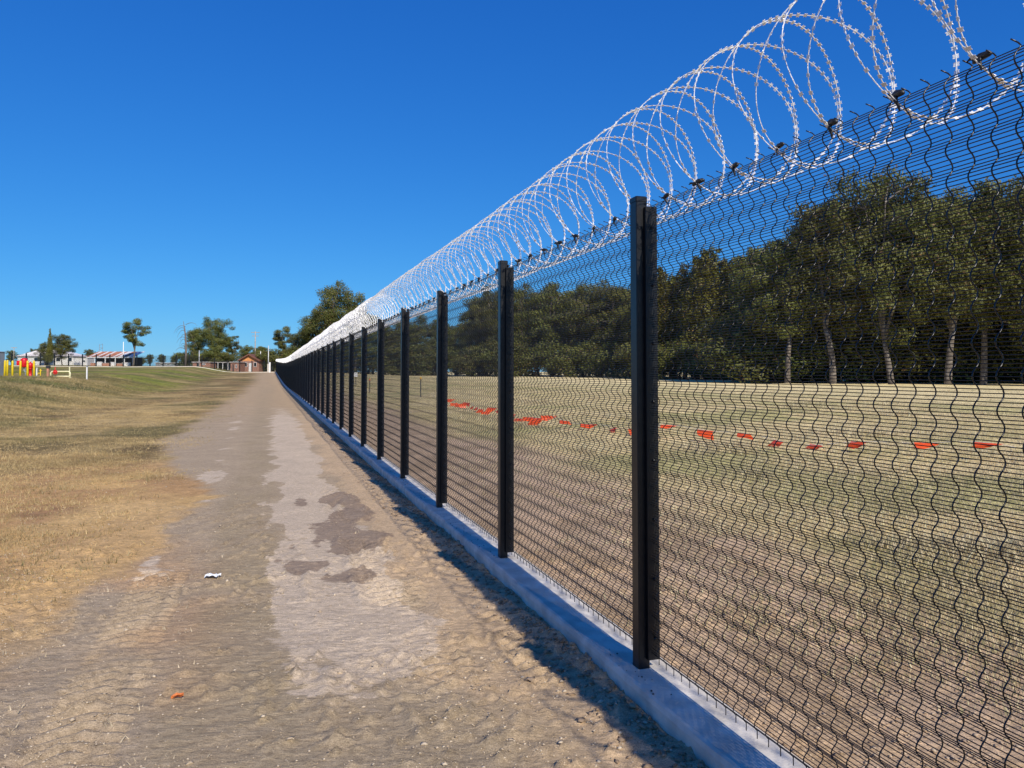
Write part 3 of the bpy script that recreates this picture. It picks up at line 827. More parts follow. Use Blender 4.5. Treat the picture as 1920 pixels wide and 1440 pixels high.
G_CAS = "casuarinas right of the nearest post"
cas = [(1212, 168, 528), (1240, 160, 505), (1262, 165, 520), (1284, 158, 498), (1308, 155, 488), (1322, 150, 472), (1340, 152, 468), (1362, 150, 490), (1388, 146, 484), (1412, 142, 468), (1440, 140, 470)]
for i, (px, Z, top) in enumerate(cas):
    lab = ("first", "second", "third", "fourth", "fifth", "sixth", "seventh", "eighth", "ninth", "tenth", "eleventh")[i] + " pointed olive casuarina counting rightwards from the nearest fence post"
    tree("casuarina_tree", 'casuarina', 1 + i % 3, px, Z, top, lab, 1.45, group=G_CAS)
for i, (px, Z, top) in enumerate([(1226, 176, 540), (1256, 174, 535), (1300, 170, 520), (1350, 168, 515), (1380, 164, 520), (1410, 160, 515)]):
    tree("gum_tree", 'wide', 1 + i % 2, px, Z, top, "gum tree standing behind the pointed casuarinas", 1.0, group="gums behind the casuarinas")
for i, (px, Z, top) in enumerate([(1215, 150, 640), (1240, 146, 650), (1270, 147, 640), (1300, 143, 650), (1330, 144, 640), (1355, 140, 645), (1385, 139, 640), (1410, 136, 650)]):
    tree("shrub", 'shrub', 1 + i % 2, px, Z, top, "olive shrub at the foot of the pointed casuarinas", 1.5, "shrub", "shrubs at the foot of the casuarinas")

G_MID = "gums beyond the paddock between the first and second posts"
for i, (px, Z, top, k, sd, w, lab) in enumerate(((898, 212, 558, 'gum', 2, 1.1, "gum tree on the left end of the grove behind the second post"),
        (930, 206, 540, 'wide', 1, .75, "broad gum directly behind the second nearest fence post"),
        (985, 204, 535, 'wide', 2, .8, "gum just right of the second nearest fence post"),
        (1035, 202, 531, 'gum', 1, 1.15, "gum in the middle of the grove between the two nearest posts"),
        (1072, 206, 548, 'gum', 3, 1.1, "lower gum in the dip of the grove between the two nearest posts"),
        (1105, 198, 529, 'wide', 1, .8, "highest gum of the grove between the two nearest posts"),
        (1150, 192, 536, 'gum', 2, 1.2, "gum in the grove just left of the nearest post"),
        (1190, 188, 534, 'wide', 2, .8, "gum hidden in part by the nearest fence post"))):
    tree("gum_tree", k, sd, px, Z, top, lab, w, group=G_MID)
for i, (px, Z, top) in enumerate([(885, 205, 650), (915, 200, 640), (945, 198, 650), (975, 196, 640), (1005, 195, 652), (1035, 193, 640), (1065, 192, 650), (1095, 190, 640), (1125, 188, 650), (1155, 182, 642), (1185, 180, 650)]):
    tree("shrub", 'shrub', 1 + i % 2, px, Z, top, "shrub at the foot of the grove between the two nearest posts", 1.6, "shrub", "shrubs at the foot of the grove")
for i, (px, Z, top) in enumerate([(905, 232, 580), (955, 230, 565), (1010, 228, 560), (1060, 226, 565), (1125, 222, 560), (1175, 215, 560)]):
    tree("gum_tree", 'wide', 1 + i % 2, px, Z, top, "gum tree deep in the grove between the two nearest posts", 1.0, group="gums deep in the grove")

for i, (px, Z, top, k, w, lab) in enumerate(((722, 246, 608, 'gum', 1.2, "gum beyond the paddock between the fourth and fifth posts"), (757, 250, 598, 'wide', .8, "gum behind the fourth nearest fence post"),
        (790, 240, 590, 'wide', .9, "rounded gum between the third and fourth fence posts"), (826, 246, 600, 'gum', 1.3, "gum behind the third nearest fence post"), (856, 238, 616, 'wide', .9, "low gum just right of the third fence post"),
        (700, 250, 600, 'gum', 1.2, "gum between the fifth and sixth fence posts"))):
    tree("gum_tree", k, 1 + i % 3, px, Z, top, lab, w, group="gums beyond the third to sixth posts")
for i, px in enumerate(range(640, 880, 24)):
    tree("shrub", 'shrub', 1 + i % 2, px, 236, 655 - (i % 3) * 5, "low shrub in the distance beyond the third to sixth posts", 1.7, "shrub", "shrubs beyond the third to sixth posts")

tree("gum_tree", 'wide', 2, 634, 205, 531, "big rounded gum standing above the far end of the razor wire", 0.92)
tree("gum_tree", 'gum', 3, 596, 212, 590, "gum on the left flank of the big rounded gum", 1.5)
tree("gum_tree", 'gum', 1, 665, 212, 575, "gum on the right flank of the big rounded gum", 1.3)
tree("gum_tree", 'open', 1, 531, 222, 612, "open crowned gum left of the big rounded gum", 1.15)
tree("gum_tree", 'wide', 1, 560, 216, 628, "low gum between the open crowned gum and the big gum", 1.0)
for i, (px, top) in enumerate([(512, 655), (535, 655), (558, 650), (580, 648), (604, 650), (628, 655)]):
    tree("shrub", 'shrub', 1 + i % 2, px, 208, top, "shrub behind the far end of the security fence", 1.5, "shrub", "shrubs behind the far fence end")

tree("gum_tree", 'wide', 1, 402, 214, 597, "big spreading gum standing right of the dead tree", 1.0)
tree("gum_tree", 'gum', 2, 366, 220, 618, "gum leaning against the left side of the big spreading gum", 1.1)
tree("gum_tree", 'open', 2, 434, 222, 630, "smaller open gum at the right of the big spreading gum", 1.1)
for i, (px, top) in enumerate([(350, 660), (368, 658), (386, 655), (404, 656), (420, 660)]):
    tree("shrub", 'shrub', 1 + i % 2, px, 210, top, "shrub at the foot of the big spreading gum", 1.6, "shrub", "shrubs under the spreading gum")
tree("gum_tree", 'wide', 2, 463, 262, 648, "low gum behind the orange gabled house, left half", 1.2)
tree("gum_tree", 'gum', 3, 489, 262, 650, "low gum behind the orange gabled house, right half", 1.7)
tree("gum_tree", 'open', 1, 250, 206, 597, "tall open gum with bare forked trunk beside the rusty roofed shed", 1.15)
tree("gum_tree", 'wide', 1, 117, 214, 627, "dense dark gum in front of the white house", 1.1)
tree("cypress_tree", 'casuarina', 2, 93, 210, 617, "narrow pointed dark cypress rising from the dense gum", 0.6)
tree("gum_tree", 'wide', 2, 84, 222, 642, "low gum on the left of the dense dark gum", 1.0)
for (px, top, Z, lab) in ((22, 657, 230, "round dark tree at the far left beside the grey cabinet"), (64, 654, 250, "small round tree above the white house roof"), (50, 664, 250, "low tree just left of the white house roof"),
        (168, 655, 260, "low tree behind the left end of the rusty shed"), (281, 664, 330, "small distant tree right of the tall open gum"), (303, 664, 340, "small distant tree midway to the dead tree"), (326, 668, 350, "lowest distant tree just left of the dead tree"),
        (268, 670, 340, "tiny distant tree under the tall open gum's crown")):
    tree("distant_tree", 'wide', 1 + px % 2, px, Z, top, lab, 1.0)

# dead tree with curved bare branches
x, y = at(348, 205); g = h1(x, y); hs = (697 - 602) / FPX * 205 + EYE - g
dt = empty("dead_tree", (x, y, g)); tag(dt, "leafless dead tree with drooping bare branches left of the big gum", "tree")
m = MB(); m.tube([(0, 0, -.4), (.1, 0, hs * .35), (-.15, 0, hs * .7), (-.75, 0, hs)], [.34, .28, .2, .04], 7); m.build("trunk", M['dead'], dt, smooth=True)
m = MB()
rr = random.Random(3)
for i in range(13):
    z = hs * (.32 + .05 * i); L = rr.uniform(1.6, 3.6); s_ = -1 if i % 4 else 1
    yy = rr.uniform(-1, 1)
    m.tube(bez((-.1, 0, z), (s_ * L * .6, yy * .5, z + 1.2), (s_ * L, yy, z - rr.uniform(.2, 1.8)), 7), list(np.linspace(.075, .02, 7)), 4, cap=False)
m.build("branches", M['dead'], dt, smooth=True)

# ------------------------------------------------------------------ grass, pebbles, clods
def scatter_grass(name, label, pts, hts, cols, seed, blades=4):
    r = np.random.default_rng(seed); n = len(pts)
    z = H(pts[:, 0], pts[:, 1]) + micro(pts[:, 0], pts[:, 1])
    P = np.repeat(np.column_stack([pts, z]), blades, 0); hh = np.repeat(hts, blades) * r.uniform(.5, 1.2, n * blades)
    k = len(P)
    P[:, :2] += r.normal(size=(k, 2)) * .025
    an = r.uniform(0, 6.28, k); ln = hh * r.uniform(.3, 1.1, k)
    tip = P + np.column_stack([np.cos(an) * ln, np.sin(an) * ln, hh])
    w = 0.0035 + 0.045 * hh
    a2 = r.uniform(0, 6.28, k); off = np.column_stack([np.cos(a2) * w, np.sin(a2) * w, np.zeros(k)])
    P[:, 2] -= .01
    V = np.stack([P - off, P + off, tip], 1).reshape(-1, 3)
    C = np.repeat(np.repeat(cols, blades, 0) * r.uniform(.75, 1.25, (k, 1)), 3, 0)
    o = link(name, mk_mesh(name, V, np.arange(3 * k).reshape(k, 3), M['grass_blade'], False, np.clip(C, 0, .85)))
    tag(o, label, "grass", None, "stuff")

def sample(n, ylo, yhi, slo, shi, seed):
    """points between ylo and yhi ahead, thinning out with distance"""
    r = np.random.default_rng(seed)
    Y = ylo * (yhi / ylo) ** (r.random(n) ** 0.85); X = Y * r.uniform(slo, shi, n)
    return X, Y, r

X, Y, r = sample(300000, 5.0, 75, -.80, -.10, 71)
u, q = uq(X, Y)
dens = sst(-3.0, -5.5, q + (fbm(u * .35, q * .3, 8, 3) - .5) * 2) * (0.25 + .75 * sst(.38, .6, fbm(X * .5, Y * .5, 72, 4))) * (.25 + .75 * sst(6, 15, Y))
k = r.random(len(X)) < dens
X, Y, q = X[k], Y[k], q[k]
gn = sst(.47, .62, fbm(X * .3, Y * .3, 17, 4)) * .6 + .4 * sst(-9, -14, q)
t = np.clip(gn + r.normal(size=len(X)) * .25, 0, 1)[:, None]
cols = np.array((.44, .315, .155)) * (1 - t) + np.array((.18, .16, .068)) * t
cols = cols * (.55 + .9 * fbm(X * 1.6, Y * 1.6, 75, 3))[:, None]
hts = (.026 + .055 * sst(-8, -14, q)) * r.uniform(.6, 1.6, len(X)) * (1 + .6 * (vnoise(X * .8, Y * .8, 73) > .75))
scatter_grass("verge_grass", "short dry grass on the verge and bank left of the track", np.column_stack([X, Y]), hts, cols, 74)

X, Y, r = sample(150000, 3.0, 70, -.1, .78, 81)
u, q = uq(X, Y)
dens = sst(.25, 5.0, q + (fbm(X * .5, Y * .5, 2, 4) - .5) * 2.6) * (.35 + .65 * sst(.36, .6, fbm(X * .6, Y * .6, 82, 4)))
k = (r.random(len(X)) < dens) & (q > .25)
X, Y, q = X[k], Y[k], q[k]
gn = sst(.5, .64, fbm(X * .27, Y * .27, 25, 4))
t = np.clip(gn * .42 + r.normal(size=len(X)) * .22, 0, 1)[:, None]
cols = np.array((.84, .71, .42)) * (1 - t) + np.array((.33, .34, .13)) * t
clump = sst(.62, .74, fbm(X * .45, Y * .45, 83, 3)) * sst(2.5, 5, q)
hts = (.03 + .02 * sst(3, 8, q) + .10 * clump) * r.uniform(.6, 1.6, len(X))
scatter_grass("paddock_grass", "pale patchy grass in the paddock behind the mesh", np.column_stack([X, Y]), hts, cols, 84)

# a few dry sprigs left on the track
X, Y, r = sample(230, 3.2, 9, -.66, .02, 91)
u, q = uq(X, Y); k = (q < -.5) & ((q < -2.2) | (r.random(len(X)) < .12)); X, Y = X[k], Y[k]
scatter_grass("dry_sprigs", "scattered dry straw sprigs on the near track", np.column_stack([X, Y]), r.uniform(.008, .03, len(X)), np.tile((.56, .47, .32), (len(X), 1)), 92, 5)

def scatter_lumps(name, label, cat, X, Y, S, col_a, col_b, seed, sink=.35):
    r = np.random.default_rng(seed); n = len(X)
    base = np.array([(1, 0, 0), (0, 1, 0), (-1, 0, 0), (0, -1, 0), (.15, .1, .8), (-.1, .1, -.8), (.7, .65, .35), (-.65, .7, .3), (-.7, -.6, .3), (.6, -.7, .35)])
    F0 = np.array([(0, 6, 4), (6, 1, 4), (1, 7, 4), (7, 2, 4), (2, 8, 4), (8, 3, 4), (3, 9, 4), (9, 0, 4), (6, 0, 5), (1, 6, 5), (7, 1, 5), (2, 7, 5), (8, 2, 5), (3, 8, 5), (9, 3, 5), (0, 9, 5)])
    z = H(X, Y) + micro(X, Y)
    a = r.uniform(0, 6.28, n); ca, sa = np.cos(a), np.sin(a)
    jit = base[None] * (1 + r.normal(size=(n, 10, 3)) * .22) * np.stack([r.uniform(.7, 1.5, n), r.uniform(.7, 1.2, n), r.uniform(.5, .95, n)], -1)[:, None, :]
    vx = jit[..., 0] * ca[:, None] - jit[..., 1] * sa[:, None]; vy = jit[..., 0] * sa[:, None] + jit[..., 1] * ca[:, None]
    V = np.stack([X[:, None] + vx * S[:, None], Y[:, None] + vy * S[:, None], (z + S * (.5 - sink))[:, None] + jit[..., 2] * S[:, None]], -1)
    F = (F0[None] + (np.arange(n) * 10)[:, None, None]).reshape(-1, 3)
    t = r.random((n, 1)); C = np.array(col_a) * (1 - t) + np.array(col_b) * t
    o = link(name, mk_mesh(name, V.reshape(-1, 3), F, M['lump'], False, np.repeat(C, 10, 0)))
    tag(o, label, cat, None, "stuff")

m_, nt_, b_ = mat_new('soil_lumps'); a_ = nt_.nodes.new("ShaderNodeAttribute"); a_.attribute_name = "Col"
nt_.links.new(a_.outputs["Color"], b_.inputs["Base Color"]); setp(b_, Roughness=.95); M['lump'] = m_
X, Y, r = sample(15000, 2.6, 13, -.68, .24, 101)
u, q = uq(X, Y); k = (q < -.22) & (r.random(len(X)) < .25 + .75 * sst(.45, .6, fbm(X * 1.5, Y * 1.5, 102, 3)) * (1 - .7 * sst(.5, .25, np.abs(q + 1.5)) * sst(3, 5, u + 2)))
X, Y = X[k], Y[k]
scatter_lumps("track_grit", "small stones and crumbs of soil on the track", "gravel", X, Y, r.uniform(.0025, .007, len(X)) * (1 + 1.2 * (r.random(len(X)) < .05)), (.34, .26, .175), (.62, .52, .38), 103)
u = r.uniform(-2.5, 22, 3600); q = -.19 - np.abs(r.normal(size=3600)) * .13
X = FX0 + DX * u + NX * q; Y = FY0 + DY * u + NY * q
scatter_lumps("soil_clods", "crumbled soil clods heaped along the plinth's foot", "soil", X, Y, r.uniform(.005, .02, 3600), (.23, .16, .10), (.40, .29, .19), 104)
X, Y, r = sample(9000, 2.6, 14, .05, .75, 105)
u, q = uq(X, Y); k = q > .18; X, Y = X[k], Y[k]
scatter_lumps("paddock_grit", "crumbs of soil on the bare strip behind the mesh", "soil", X, Y, r.uniform(.003, .012, len(X)), (.30, .21, .14), (.52, .41, .28), 106)
# crumbs dropped on the plinth top
u = r.uniform(-2, 14, 260); yy = r.uniform(.06, .15, 260)
mm = MB()
for a, b_y in zip(u, yy):
    if vnoise(a * 1.6, .5, 107) < .45: continue
    s_ = random.uniform(.002, .006); x_, y_ = fpt(a, b_y); z_ = h1(x_, y_) + PLZ
    mm.lathe([(s_ * .9, 0), (s_, s_ * .5), (s_ * .4, s_ * 1.1)], 5, (x_, y_, z_))
tag(mm.build("plinth_crumbs", M['bark_dark']), "dark crumbs of soil dropped on the plinth top", "soil", None, "stuff")

# ------------------------------------------------------------------ back fence across the end
xa, ya = fpt(NP_FWD * PITCHP); xb, yb = at(22, 166)
LB = math.hypot(xb - xa, yb - ya); NB = int(round(LB / 2.75)); ang = math.atan2(yb - ya, xb - xa)
bf = empty("boundary_fence", (xa, ya, 0), ang)
tag(bf, "black mesh fence with spaced posts running across the far end", "fence")
bp_me = MB().cbox(-.11, .11, -.11, .11, -.1, 2.72, .012).mesh("post", M['post'])
for i in range(1, NB + 1):
    d = LB * i / NB; x = xa + math.cos(ang) * d; y = ya + math.sin(ang) * d; z = h1(x, y) + .1
    link("post", bp_me, bf, (d, 0, z))
    if i > 0:
        d0 = LB * (i - 1) / NB; z0 = h1(xa + math.cos(ang) * d0, ya + math.sin(ang) * d0) + .1
        link("mesh_panel", panel_far, bf, (d0, 0, z0), (0, -math.atan2(z - z0, LB / NB), 0), (LB / NB / PITCHP, 1, 1))
m = MB(); n = NB * 2
for i in range(n):
    pts = []
    for d in (LB * i / n, LB * (i + 1) / n - .01):
        x = xa + math.cos(ang) * d; y = ya + math.sin(ang) * d; z = h1(x, y)
        pts += [(d, -.15, z - .3), (d, .15, z - .3), (d, .15, z + .13), (d, -.15, z + .13)]
    m.add(pts, [[0, 1, 2, 3], [7, 6, 5, 4], [0, 4, 5, 1], [1, 5, 6, 2], [2, 6, 7, 3], [3, 7, 4, 0]])
bpl = m.build("concrete_plinth", M['concrete'], None, (xa, ya, 0), (0, 0, ang))
tag(bpl, "thin pale concrete plinth under the fence across the far end", "plinth")

# ------------------------------------------------------------------ fire service pipework on the bank
def thing(name, label, cat, px, Z, group=None, rz=0.0):
    x, y = at(px, Z); t = empty(name, (x, y, h1(x, y)), rz); tag(t, label, cat, group); return t
def U(px, Z): return px * Z / FPX
bol = MB().lathe([(.072, -.3), (.072, 1.14), (.066, 1.19), (.045, 1.225), (.015, 1.24)], 14)
bol_me = bol.mesh("tube", M['yellow'], True)
band_me = MB().lathe([(.0735, .0), (.0735, .05)], 14).mesh("band", M['yellow'], True)
for i, (px, Z, lab) in enumerate(((9.3, 56, "leftmost yellow bollard, beside the grey steel cabinet"), (14.2, 57.5, "yellow bollard close behind the leftmost one"), (24, 56, "yellow bollard standing alone left of the red tank"),
        (38.3, 56, "yellow bollard in front of the red tank's left side"), (52.3, 56, "yellow bollard between the red tank and the red hydrant"), (64.5, 56.5, "rightmost yellow bollard, right of the red hydrant"))):
    t = thing("bollard", lab, "bollard", px, Z, "yellow bollards round the fire service point")
    link("tube", bol_me, t, (0, 0, 0), (random.uniform(-.015, .015), random.uniform(-.03, .03), 0))
    link("band", band_me, t, (0, 0, 1.02))

t = thing("red_tank", "red upright tank with side box on thin legs behind the bollards", "tank", 45.5, 58)
m = MB().lathe([(.05, .70), (.2, .73), (.245, .79), (.25, 1.28), (.22, 1.36), (.1, 1.41), (.03, 1.42)], 16); m.build("vessel", M['red'], t, smooth=True)
MB().cbox(-.50, -.255, -.14, .14, .86, 1.22, .02).build("side_box", M['red'], t)
for a, b in ((-.17, -.1), (.17, -.1), (0, .18)): MB().tube([(a, b, -.05), (a * .8, b * .8, .76)], .022, 6).build("leg", M['grey_steel'], t)
MB().tube([(0, 0, .72), (.02, -.02, .45), (.1, -.05, .38), (.45, -.06, .36)], .035, 8).build("outlet_pipe", M['grey_steel'], t, smooth=True)
t = thing("fire_hydrant", "red fire hydrant with domed top between the two right hand bollards", "hydrant", 57.2, 57.5)
MB().lathe([(.16, -.05), (.16, .04), (.115, .06), (.115, .62), (.15, .64), (.15, .70)], 14).build("barrel", M['red'], t, smooth=True)
MB().lathe([(.15, .70), (.185, .74), (.19, .95), (.16, 1.05), (.08, 1.1), (.05, 1.1), (.05, 1.17), (.0, 1.18)], 14).build("bonnet", M['red'], t, smooth=True)
for s_ in (-1, 1): MB().tube([(s_ * .15, 0, .85), (s_ * .30, 0, .85)], [.075, .085], 10).build("outlet", M['red'], t)
for s_ in (-1, 1): MB().tube([(s_ * .24, .05, -.05), (s_ * .24, .05, .62)], .025, 6).build("support", M['red'], t)

t = thing("pipe_loop", "cream pipe loop with rounded corners and a red valve wheel", "pipe", 114, 58)
w = U(18.2, 58); hgt = U(11.3, 58)
def arc(cx, cz, r, a0, a1, n=6): return [(cx + r * math.cos(R(a)), 0, cz + r * math.sin(R(a))) for a in np.linspace(a0, a1, n)]
rr_ = .16
MB().tube([(-w, 0, -.1)] + arc(-w + rr_, hgt - rr_, rr_, 180, 90) + arc(w - rr_, hgt - rr_, rr_, 90, 0) + [(w, 0, -.1)], .052, 10).build("pipe", M['cream_pipe'], t, smooth=True)
MB().tube([(-w * .62, -.05, .09), (w + .02, -.05, .09)], .05, 10).build("bottom_pipe", M['cream_pipe'], t, smooth=True)
for f in (-w, w): MB().lathe([(.085, -.05), (.085, .03)], 12, (f, 0, 0)).build("flange", M['cream_pipe'], t)
vx = -w * .36
MB().tube([(vx, 0, hgt), (vx, -.1, hgt - .03), (vx, -.22, hgt - .05)], .06, 10).build("valve_stem", M['red'], t, smooth=True)
ring = [(vx + .15 * math.cos(a), -.24, hgt - .05 + .15 * math.sin(a)) for a in np.linspace(0, 2 * math.pi, 17)]
wh = MB().tube(ring, .03, 6, cap=False)
wh.tube([(vx, -.24, hgt - .05), (vx, -.24, hgt + .33)], .028, 6)
for a in (0, 60, 120): wh.tube([(vx - .15 * math.cos(R(a)), -.24, hgt - .05 - .15 * math.sin(R(a))), (vx + .15 * math.cos(R(a)), -.24, hgt - .05 + .15 * math.sin(R(a)))], .03, 5)
wh.lathe([(.1, -.06), (.12, 0), (.1, .06)], 10, (vx, -.2, hgt - .05)); wh.build("valve_wheel", M['red'], t, smooth=True)

def stake(name, label, px, Z, hpx, mat, r=.035, cap=None, capname="cap"):
    t = thing(name, label, "post", px, Z); hh = U(hpx, Z)
    MB().cbox(-r, r, -r, r, -.3, hh, .008).build("shaft", M[mat], t)
    MB().cbox(-r * 1.25, r * 1.25, -r * 1.25, r * 1.25, hh - .02, hh + .05, .01).build(capname, M[cap or mat], t)
    return t
stake("marker_post", "slim white marker post with grey top beyond the pipe loop", 163.5, 61, 25, 'white', .045, 'grey_steel')
stake("marker_post", "short white post just right of the rightmost bollard", 69.2, 57, 17, 'white', .045)
stake("marker_post", "thin cream stake rising behind the pipe loop's right corner", 131, 62, 19, 'cream_pipe', .035)
t = stake("meter_post", "weathered orange post carrying a small black box left of the pipe loop", 90.6, 57, 17, 'pink_post', .07, 'dark_void')
MB().cbox(-.13, .14, -.1, .1, U(17, 57), U(21.5, 57), .02).build("box", M['dark_void'], t)
t = thing("gas_riser", "small yellow gas riser pipe between the white post and orange post", "pipe", 76.5, 58)
MB().tube([(.0, 0, -.1), (0, 0, .62)], .035, 8).build("riser", M['yellow'], t)
MB().tube([(0, 0, .3), (-.2, 0, .3), (-.2, 0, .2)], .03, 8).build("branch", M['yellow'], t)
MB().tube([(-.08, 0, .5), (.1, 0, .5)], .03, 6).build("handle", M['yellow'], t)

t = thing("steel_cabinet", "ribbed grey steel cabinet cut by the left edge of the picture", "cabinet", -29, 58)
cw = U(23.5, 58); ch = U(46, 58)
MB().cbox(-cw, cw, -.4, .9, -.3, ch, .02).build("body", M['grey_steel'], t)
for i in range(9):
    a = -cw + .1 + i * (2 * cw - .2) / 8
    MB().cbox(a - .03, a + .03, -.435, -.403, .1, ch - .1, .008).build("rib", M['grey_steel'], t)
MB().cbox(-cw - .04, cw + .04, -.46, .96, ch + .003, ch + .06, .01).build("lid", M['grey_steel'], t)

# ------------------------------------------------------------------ buildings behind the boundary fence
def wall_box(t, name, x0, x1, y0, y1, z0, z1, mat): return MB().box(x0, x1, y0, y1, z0, z1).build(name, M[mat], t)
def window(t, x0, x1, z0, z1, y, parent=None):
    f = MB()
    f.box(x0, x1, y - .06, y - .003, z0, z0 + .08); f.box(x0, x1, y - .06, y - .003, z1 - .08, z1); f.box(x0, x0 + .08, y - .06, y - .003, z0 + .08, z1 - .08); f.box(x1 - .08, x1, y - .06, y - .003, z0 + .08, z1 - .08)
    w_ = f.build("window", M['white'], t)
    MB().box(x0 + .08, x1 - .08, y - .03, y - .004, z0 + .08, z1 - .08).build("pane", M['glass'], w_)

Z = 226
t = thing("white_house", "white house with pale hipped roof behind the dense dark gum", "house", 86, Z)
hw = U(53, Z); hz = U(697 - 668, Z) + EYE - h1(*at(86, Z))
wall_box(t, "wall", -hw, hw, 0, 7, -.5, hz, 'white_wall')
rz_ = U(697 - 655, Z) + EYE - h1(*at(86, Z))
m = MB(); e = .5
m.add([(-hw - e, -e, hz), (hw + e, -e, hz), (hw + e, 7 + e, hz), (-hw - e, 7 + e, hz), (-hw * .22, 3.5, rz_ + .6), (hw * .1, 3.5, rz_ + .6)], [[0, 1, 5, 4], [1, 2, 5], [2, 3, 4, 5], [3, 0, 4], [3, 2, 1, 0]])
m.build("roof", M['roof_light'], t)
for a, b in ((-.85, -.62), (-.42, -.12), (.36, .52), (.8, .93)): window(t, hw * a, hw * b, hz * .42, hz * .86, 0)
MB().box(-hw * .02, hw * .1, -.05, -.002, .0, hz * .8).build("door", M['dark_void'], t)
Z = 222
t = thing("white_shed", "small white flat-roofed shed left of the rusty roofed shed", "shed", 150.5, Z)
hw = U(11.8, Z); hz = U(697 - 670.5, Z) + EYE - h1(*at(150, Z))
wall_box(t, "wall", -hw, hw, 0, 4, -.5, hz, 'white_wall')
MB().box(-hw - .15, hw + .15, -.2, 4.2, hz + .003, hz + .12).build("roof", M['roof_grey'], t); window(t, hw * .25, hw * .85, hz * .42, hz * .68, 0)

Z = 212
t = thing("rusty_shed", "long open shed with striped rusty roof left of the tall open gum", "shed", 208, Z)
g0 = h1(*at(208, Z)); hw = U(45, Z); ez = U(697 - 669.5, Z) + EYE - g0; rz_ = U(697 - 658, Z) + EYE - g0
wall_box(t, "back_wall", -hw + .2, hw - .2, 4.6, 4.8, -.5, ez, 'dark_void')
NS = 20; rust = {0, 2, 3, 5, 6, 8, 9, 10, 12, 15, 16}
for i in range(NS):
    a = -hw + 2 * hw * i / NS; b = -hw + 2 * hw * (i + 1) / NS - .03; sk = .9
    m = MB(); zz = .03 * (i % 2)
    m.add([(a, -.4, ez + zz), (b, -.4, ez + zz), (b + sk * .3, 5.2, rz_ - .1 + zz), (a + sk * .3, 5.2, rz_ - .1 + zz), (a, -.4, ez + .05 + zz), (b, -.4, ez + .05 + zz), (b + sk * .3, 5.2, rz_ - .05 + zz), (a + sk * .3, 5.2, rz_ - .05 + zz)],
          [[3, 2, 1, 0], [4, 5, 6, 7], [0, 1, 5, 4], [1, 2, 6, 5], [2, 3, 7, 6], [3, 0, 4, 7]])
    m.build("roof_sheet", M['roof_rust' if i in rust else 'roof_light'], t)
MB().box(-hw, hw, -.36, -.3, ez - .25, ez - .01).build("gutter", M['white'], t)
for f in (-.97, -.66, -.22, .2, .58, .93): MB().box(hw * f - .1, hw * f + .1, -.28, -.1, -.5, ez - .02).build("post", M['white'], t)
for i in range(6):
    f = -.8 + i * .3; tt = thing("stored_crate", "pale crate stored under the rusty roofed shed", "crate", 208 + f * 42, Z - .5 + (i % 2), "crates under the rusty shed")
    a = .5 + .25 * (i % 3)
    MB().cbox(-a, a, -.4, .4, -.2, .7 + .3 * (i % 2), .03).build("body", M['white' if i % 2 else 'pink_post'], tt)
    MB().box(-a - .03, a + .03, -.43, .43, .72 + .3 * (i % 2), .78 + .3 * (i % 2)).build("lid", M['roof_light'], tt)

Z = 203
t = thing("gabled_house", "brick house with orange gable and brown roof right of the big gum", "house", 467.5, Z)
g0 = h1(*at(467, Z)); hw = U(18.5, Z); ez = U(697 - 676.5, Z) + EYE - g0; rz_ = U(697 - 666, Z) + EYE - g0
wall_box(t, "wall", -hw, hw, 0, 9, -.6, ez, 'brick')
MB().prism([(-hw, ez + .002), (hw, ez + .002), (0, rz_)], .05, 8.9).build("gable", M['orange_brick'], t)
for s_ in (-1, 1):
    e = 1.12
    MB().prism([(0, rz_ + .03), (s_ * hw * e, ez - (e - 1) * (rz_ - ez) + .03), (s_ * hw * e, ez - (e - 1) * (rz_ - ez) + .32), (0, rz_ + .36)], -.7, 9.5).build("roof_slope", M['roof_brown'], t)
window(t, -hw * .5, -hw * .2, ez * .45, ez * .85, 0); window(t, hw * .45, hw * .75, ez * .45, ez * .85, 0)
MB().box(-.05 * hw, .22 * hw, -.05, -.003, 0, ez * .8).build("door", M['white'], t)
for (px, wpx, Z, lab) in ((378, 16.5, 200, "low brick outbuilding behind the far fence under the big gum"), (441, 8.5, 196, "low brick outbuilding left of the gabled house")):
    t = thing("brick_outbuilding", lab, "outbuilding", px, Z); hw = U(wpx, Z); hz = U(697 - 679.5, Z) + EYE - h1(*at(px, Z))
    wall_box(t, "wall", -hw, hw, 0, 4, -.6, hz, 'brick')
    MB().box(-hw - .2, hw + .2, -.3, 4.2, hz + .003, hz + .14).build("roof", M['roof_light'], t); window(t, hw * .1, hw * .45, hz * .4, hz * .75, 0)
    MB().box(-hw * .55, -hw * .3, -.05, -.003, .0, hz * .78).build("door", M['dark_void'], t)
t = thing("grey_carport", "grey carport between the two low brick outbuildings", "carport", 413, 204); hw = U(15, 204); hz = U(697 - 679, 204) + EYE - h1(*at(413, 204))
MB().box(-hw, hw, 0, 4, hz - .12, hz).build("roof", M['roof_light'], t); MB().box(-hw + .2, hw - .2, 3.8, 3.95, -.4, hz - .13).build("back_wall", M['grey_steel'], t)
for f in (-.95, -.3, .3, .95): MB().box(hw * f - .07, hw * f + .07, .1, .24, -.4, hz - .125).build("post", M['white'], t)
t = thing("grey_shed", "low grey shed with pale roof between the tall gum and dead tree", "shed", 318, 232); hw = U(26, 232); hz = U(697 - 681, 232) + EYE - h1(*at(318, 232))
wall_box(t, "wall", -hw, hw, 0, 5, -.6, hz, 'grey_steel'); MB().box(-hw - .2, hw + .2, -.3, 5.3, hz + .003, hz + .15).build("roof", M['roof_light'], t)
for f in (-.7, -.2, .3): window(t, hw * f, hw * (f + .25), hz * .35, hz * .8, 0)

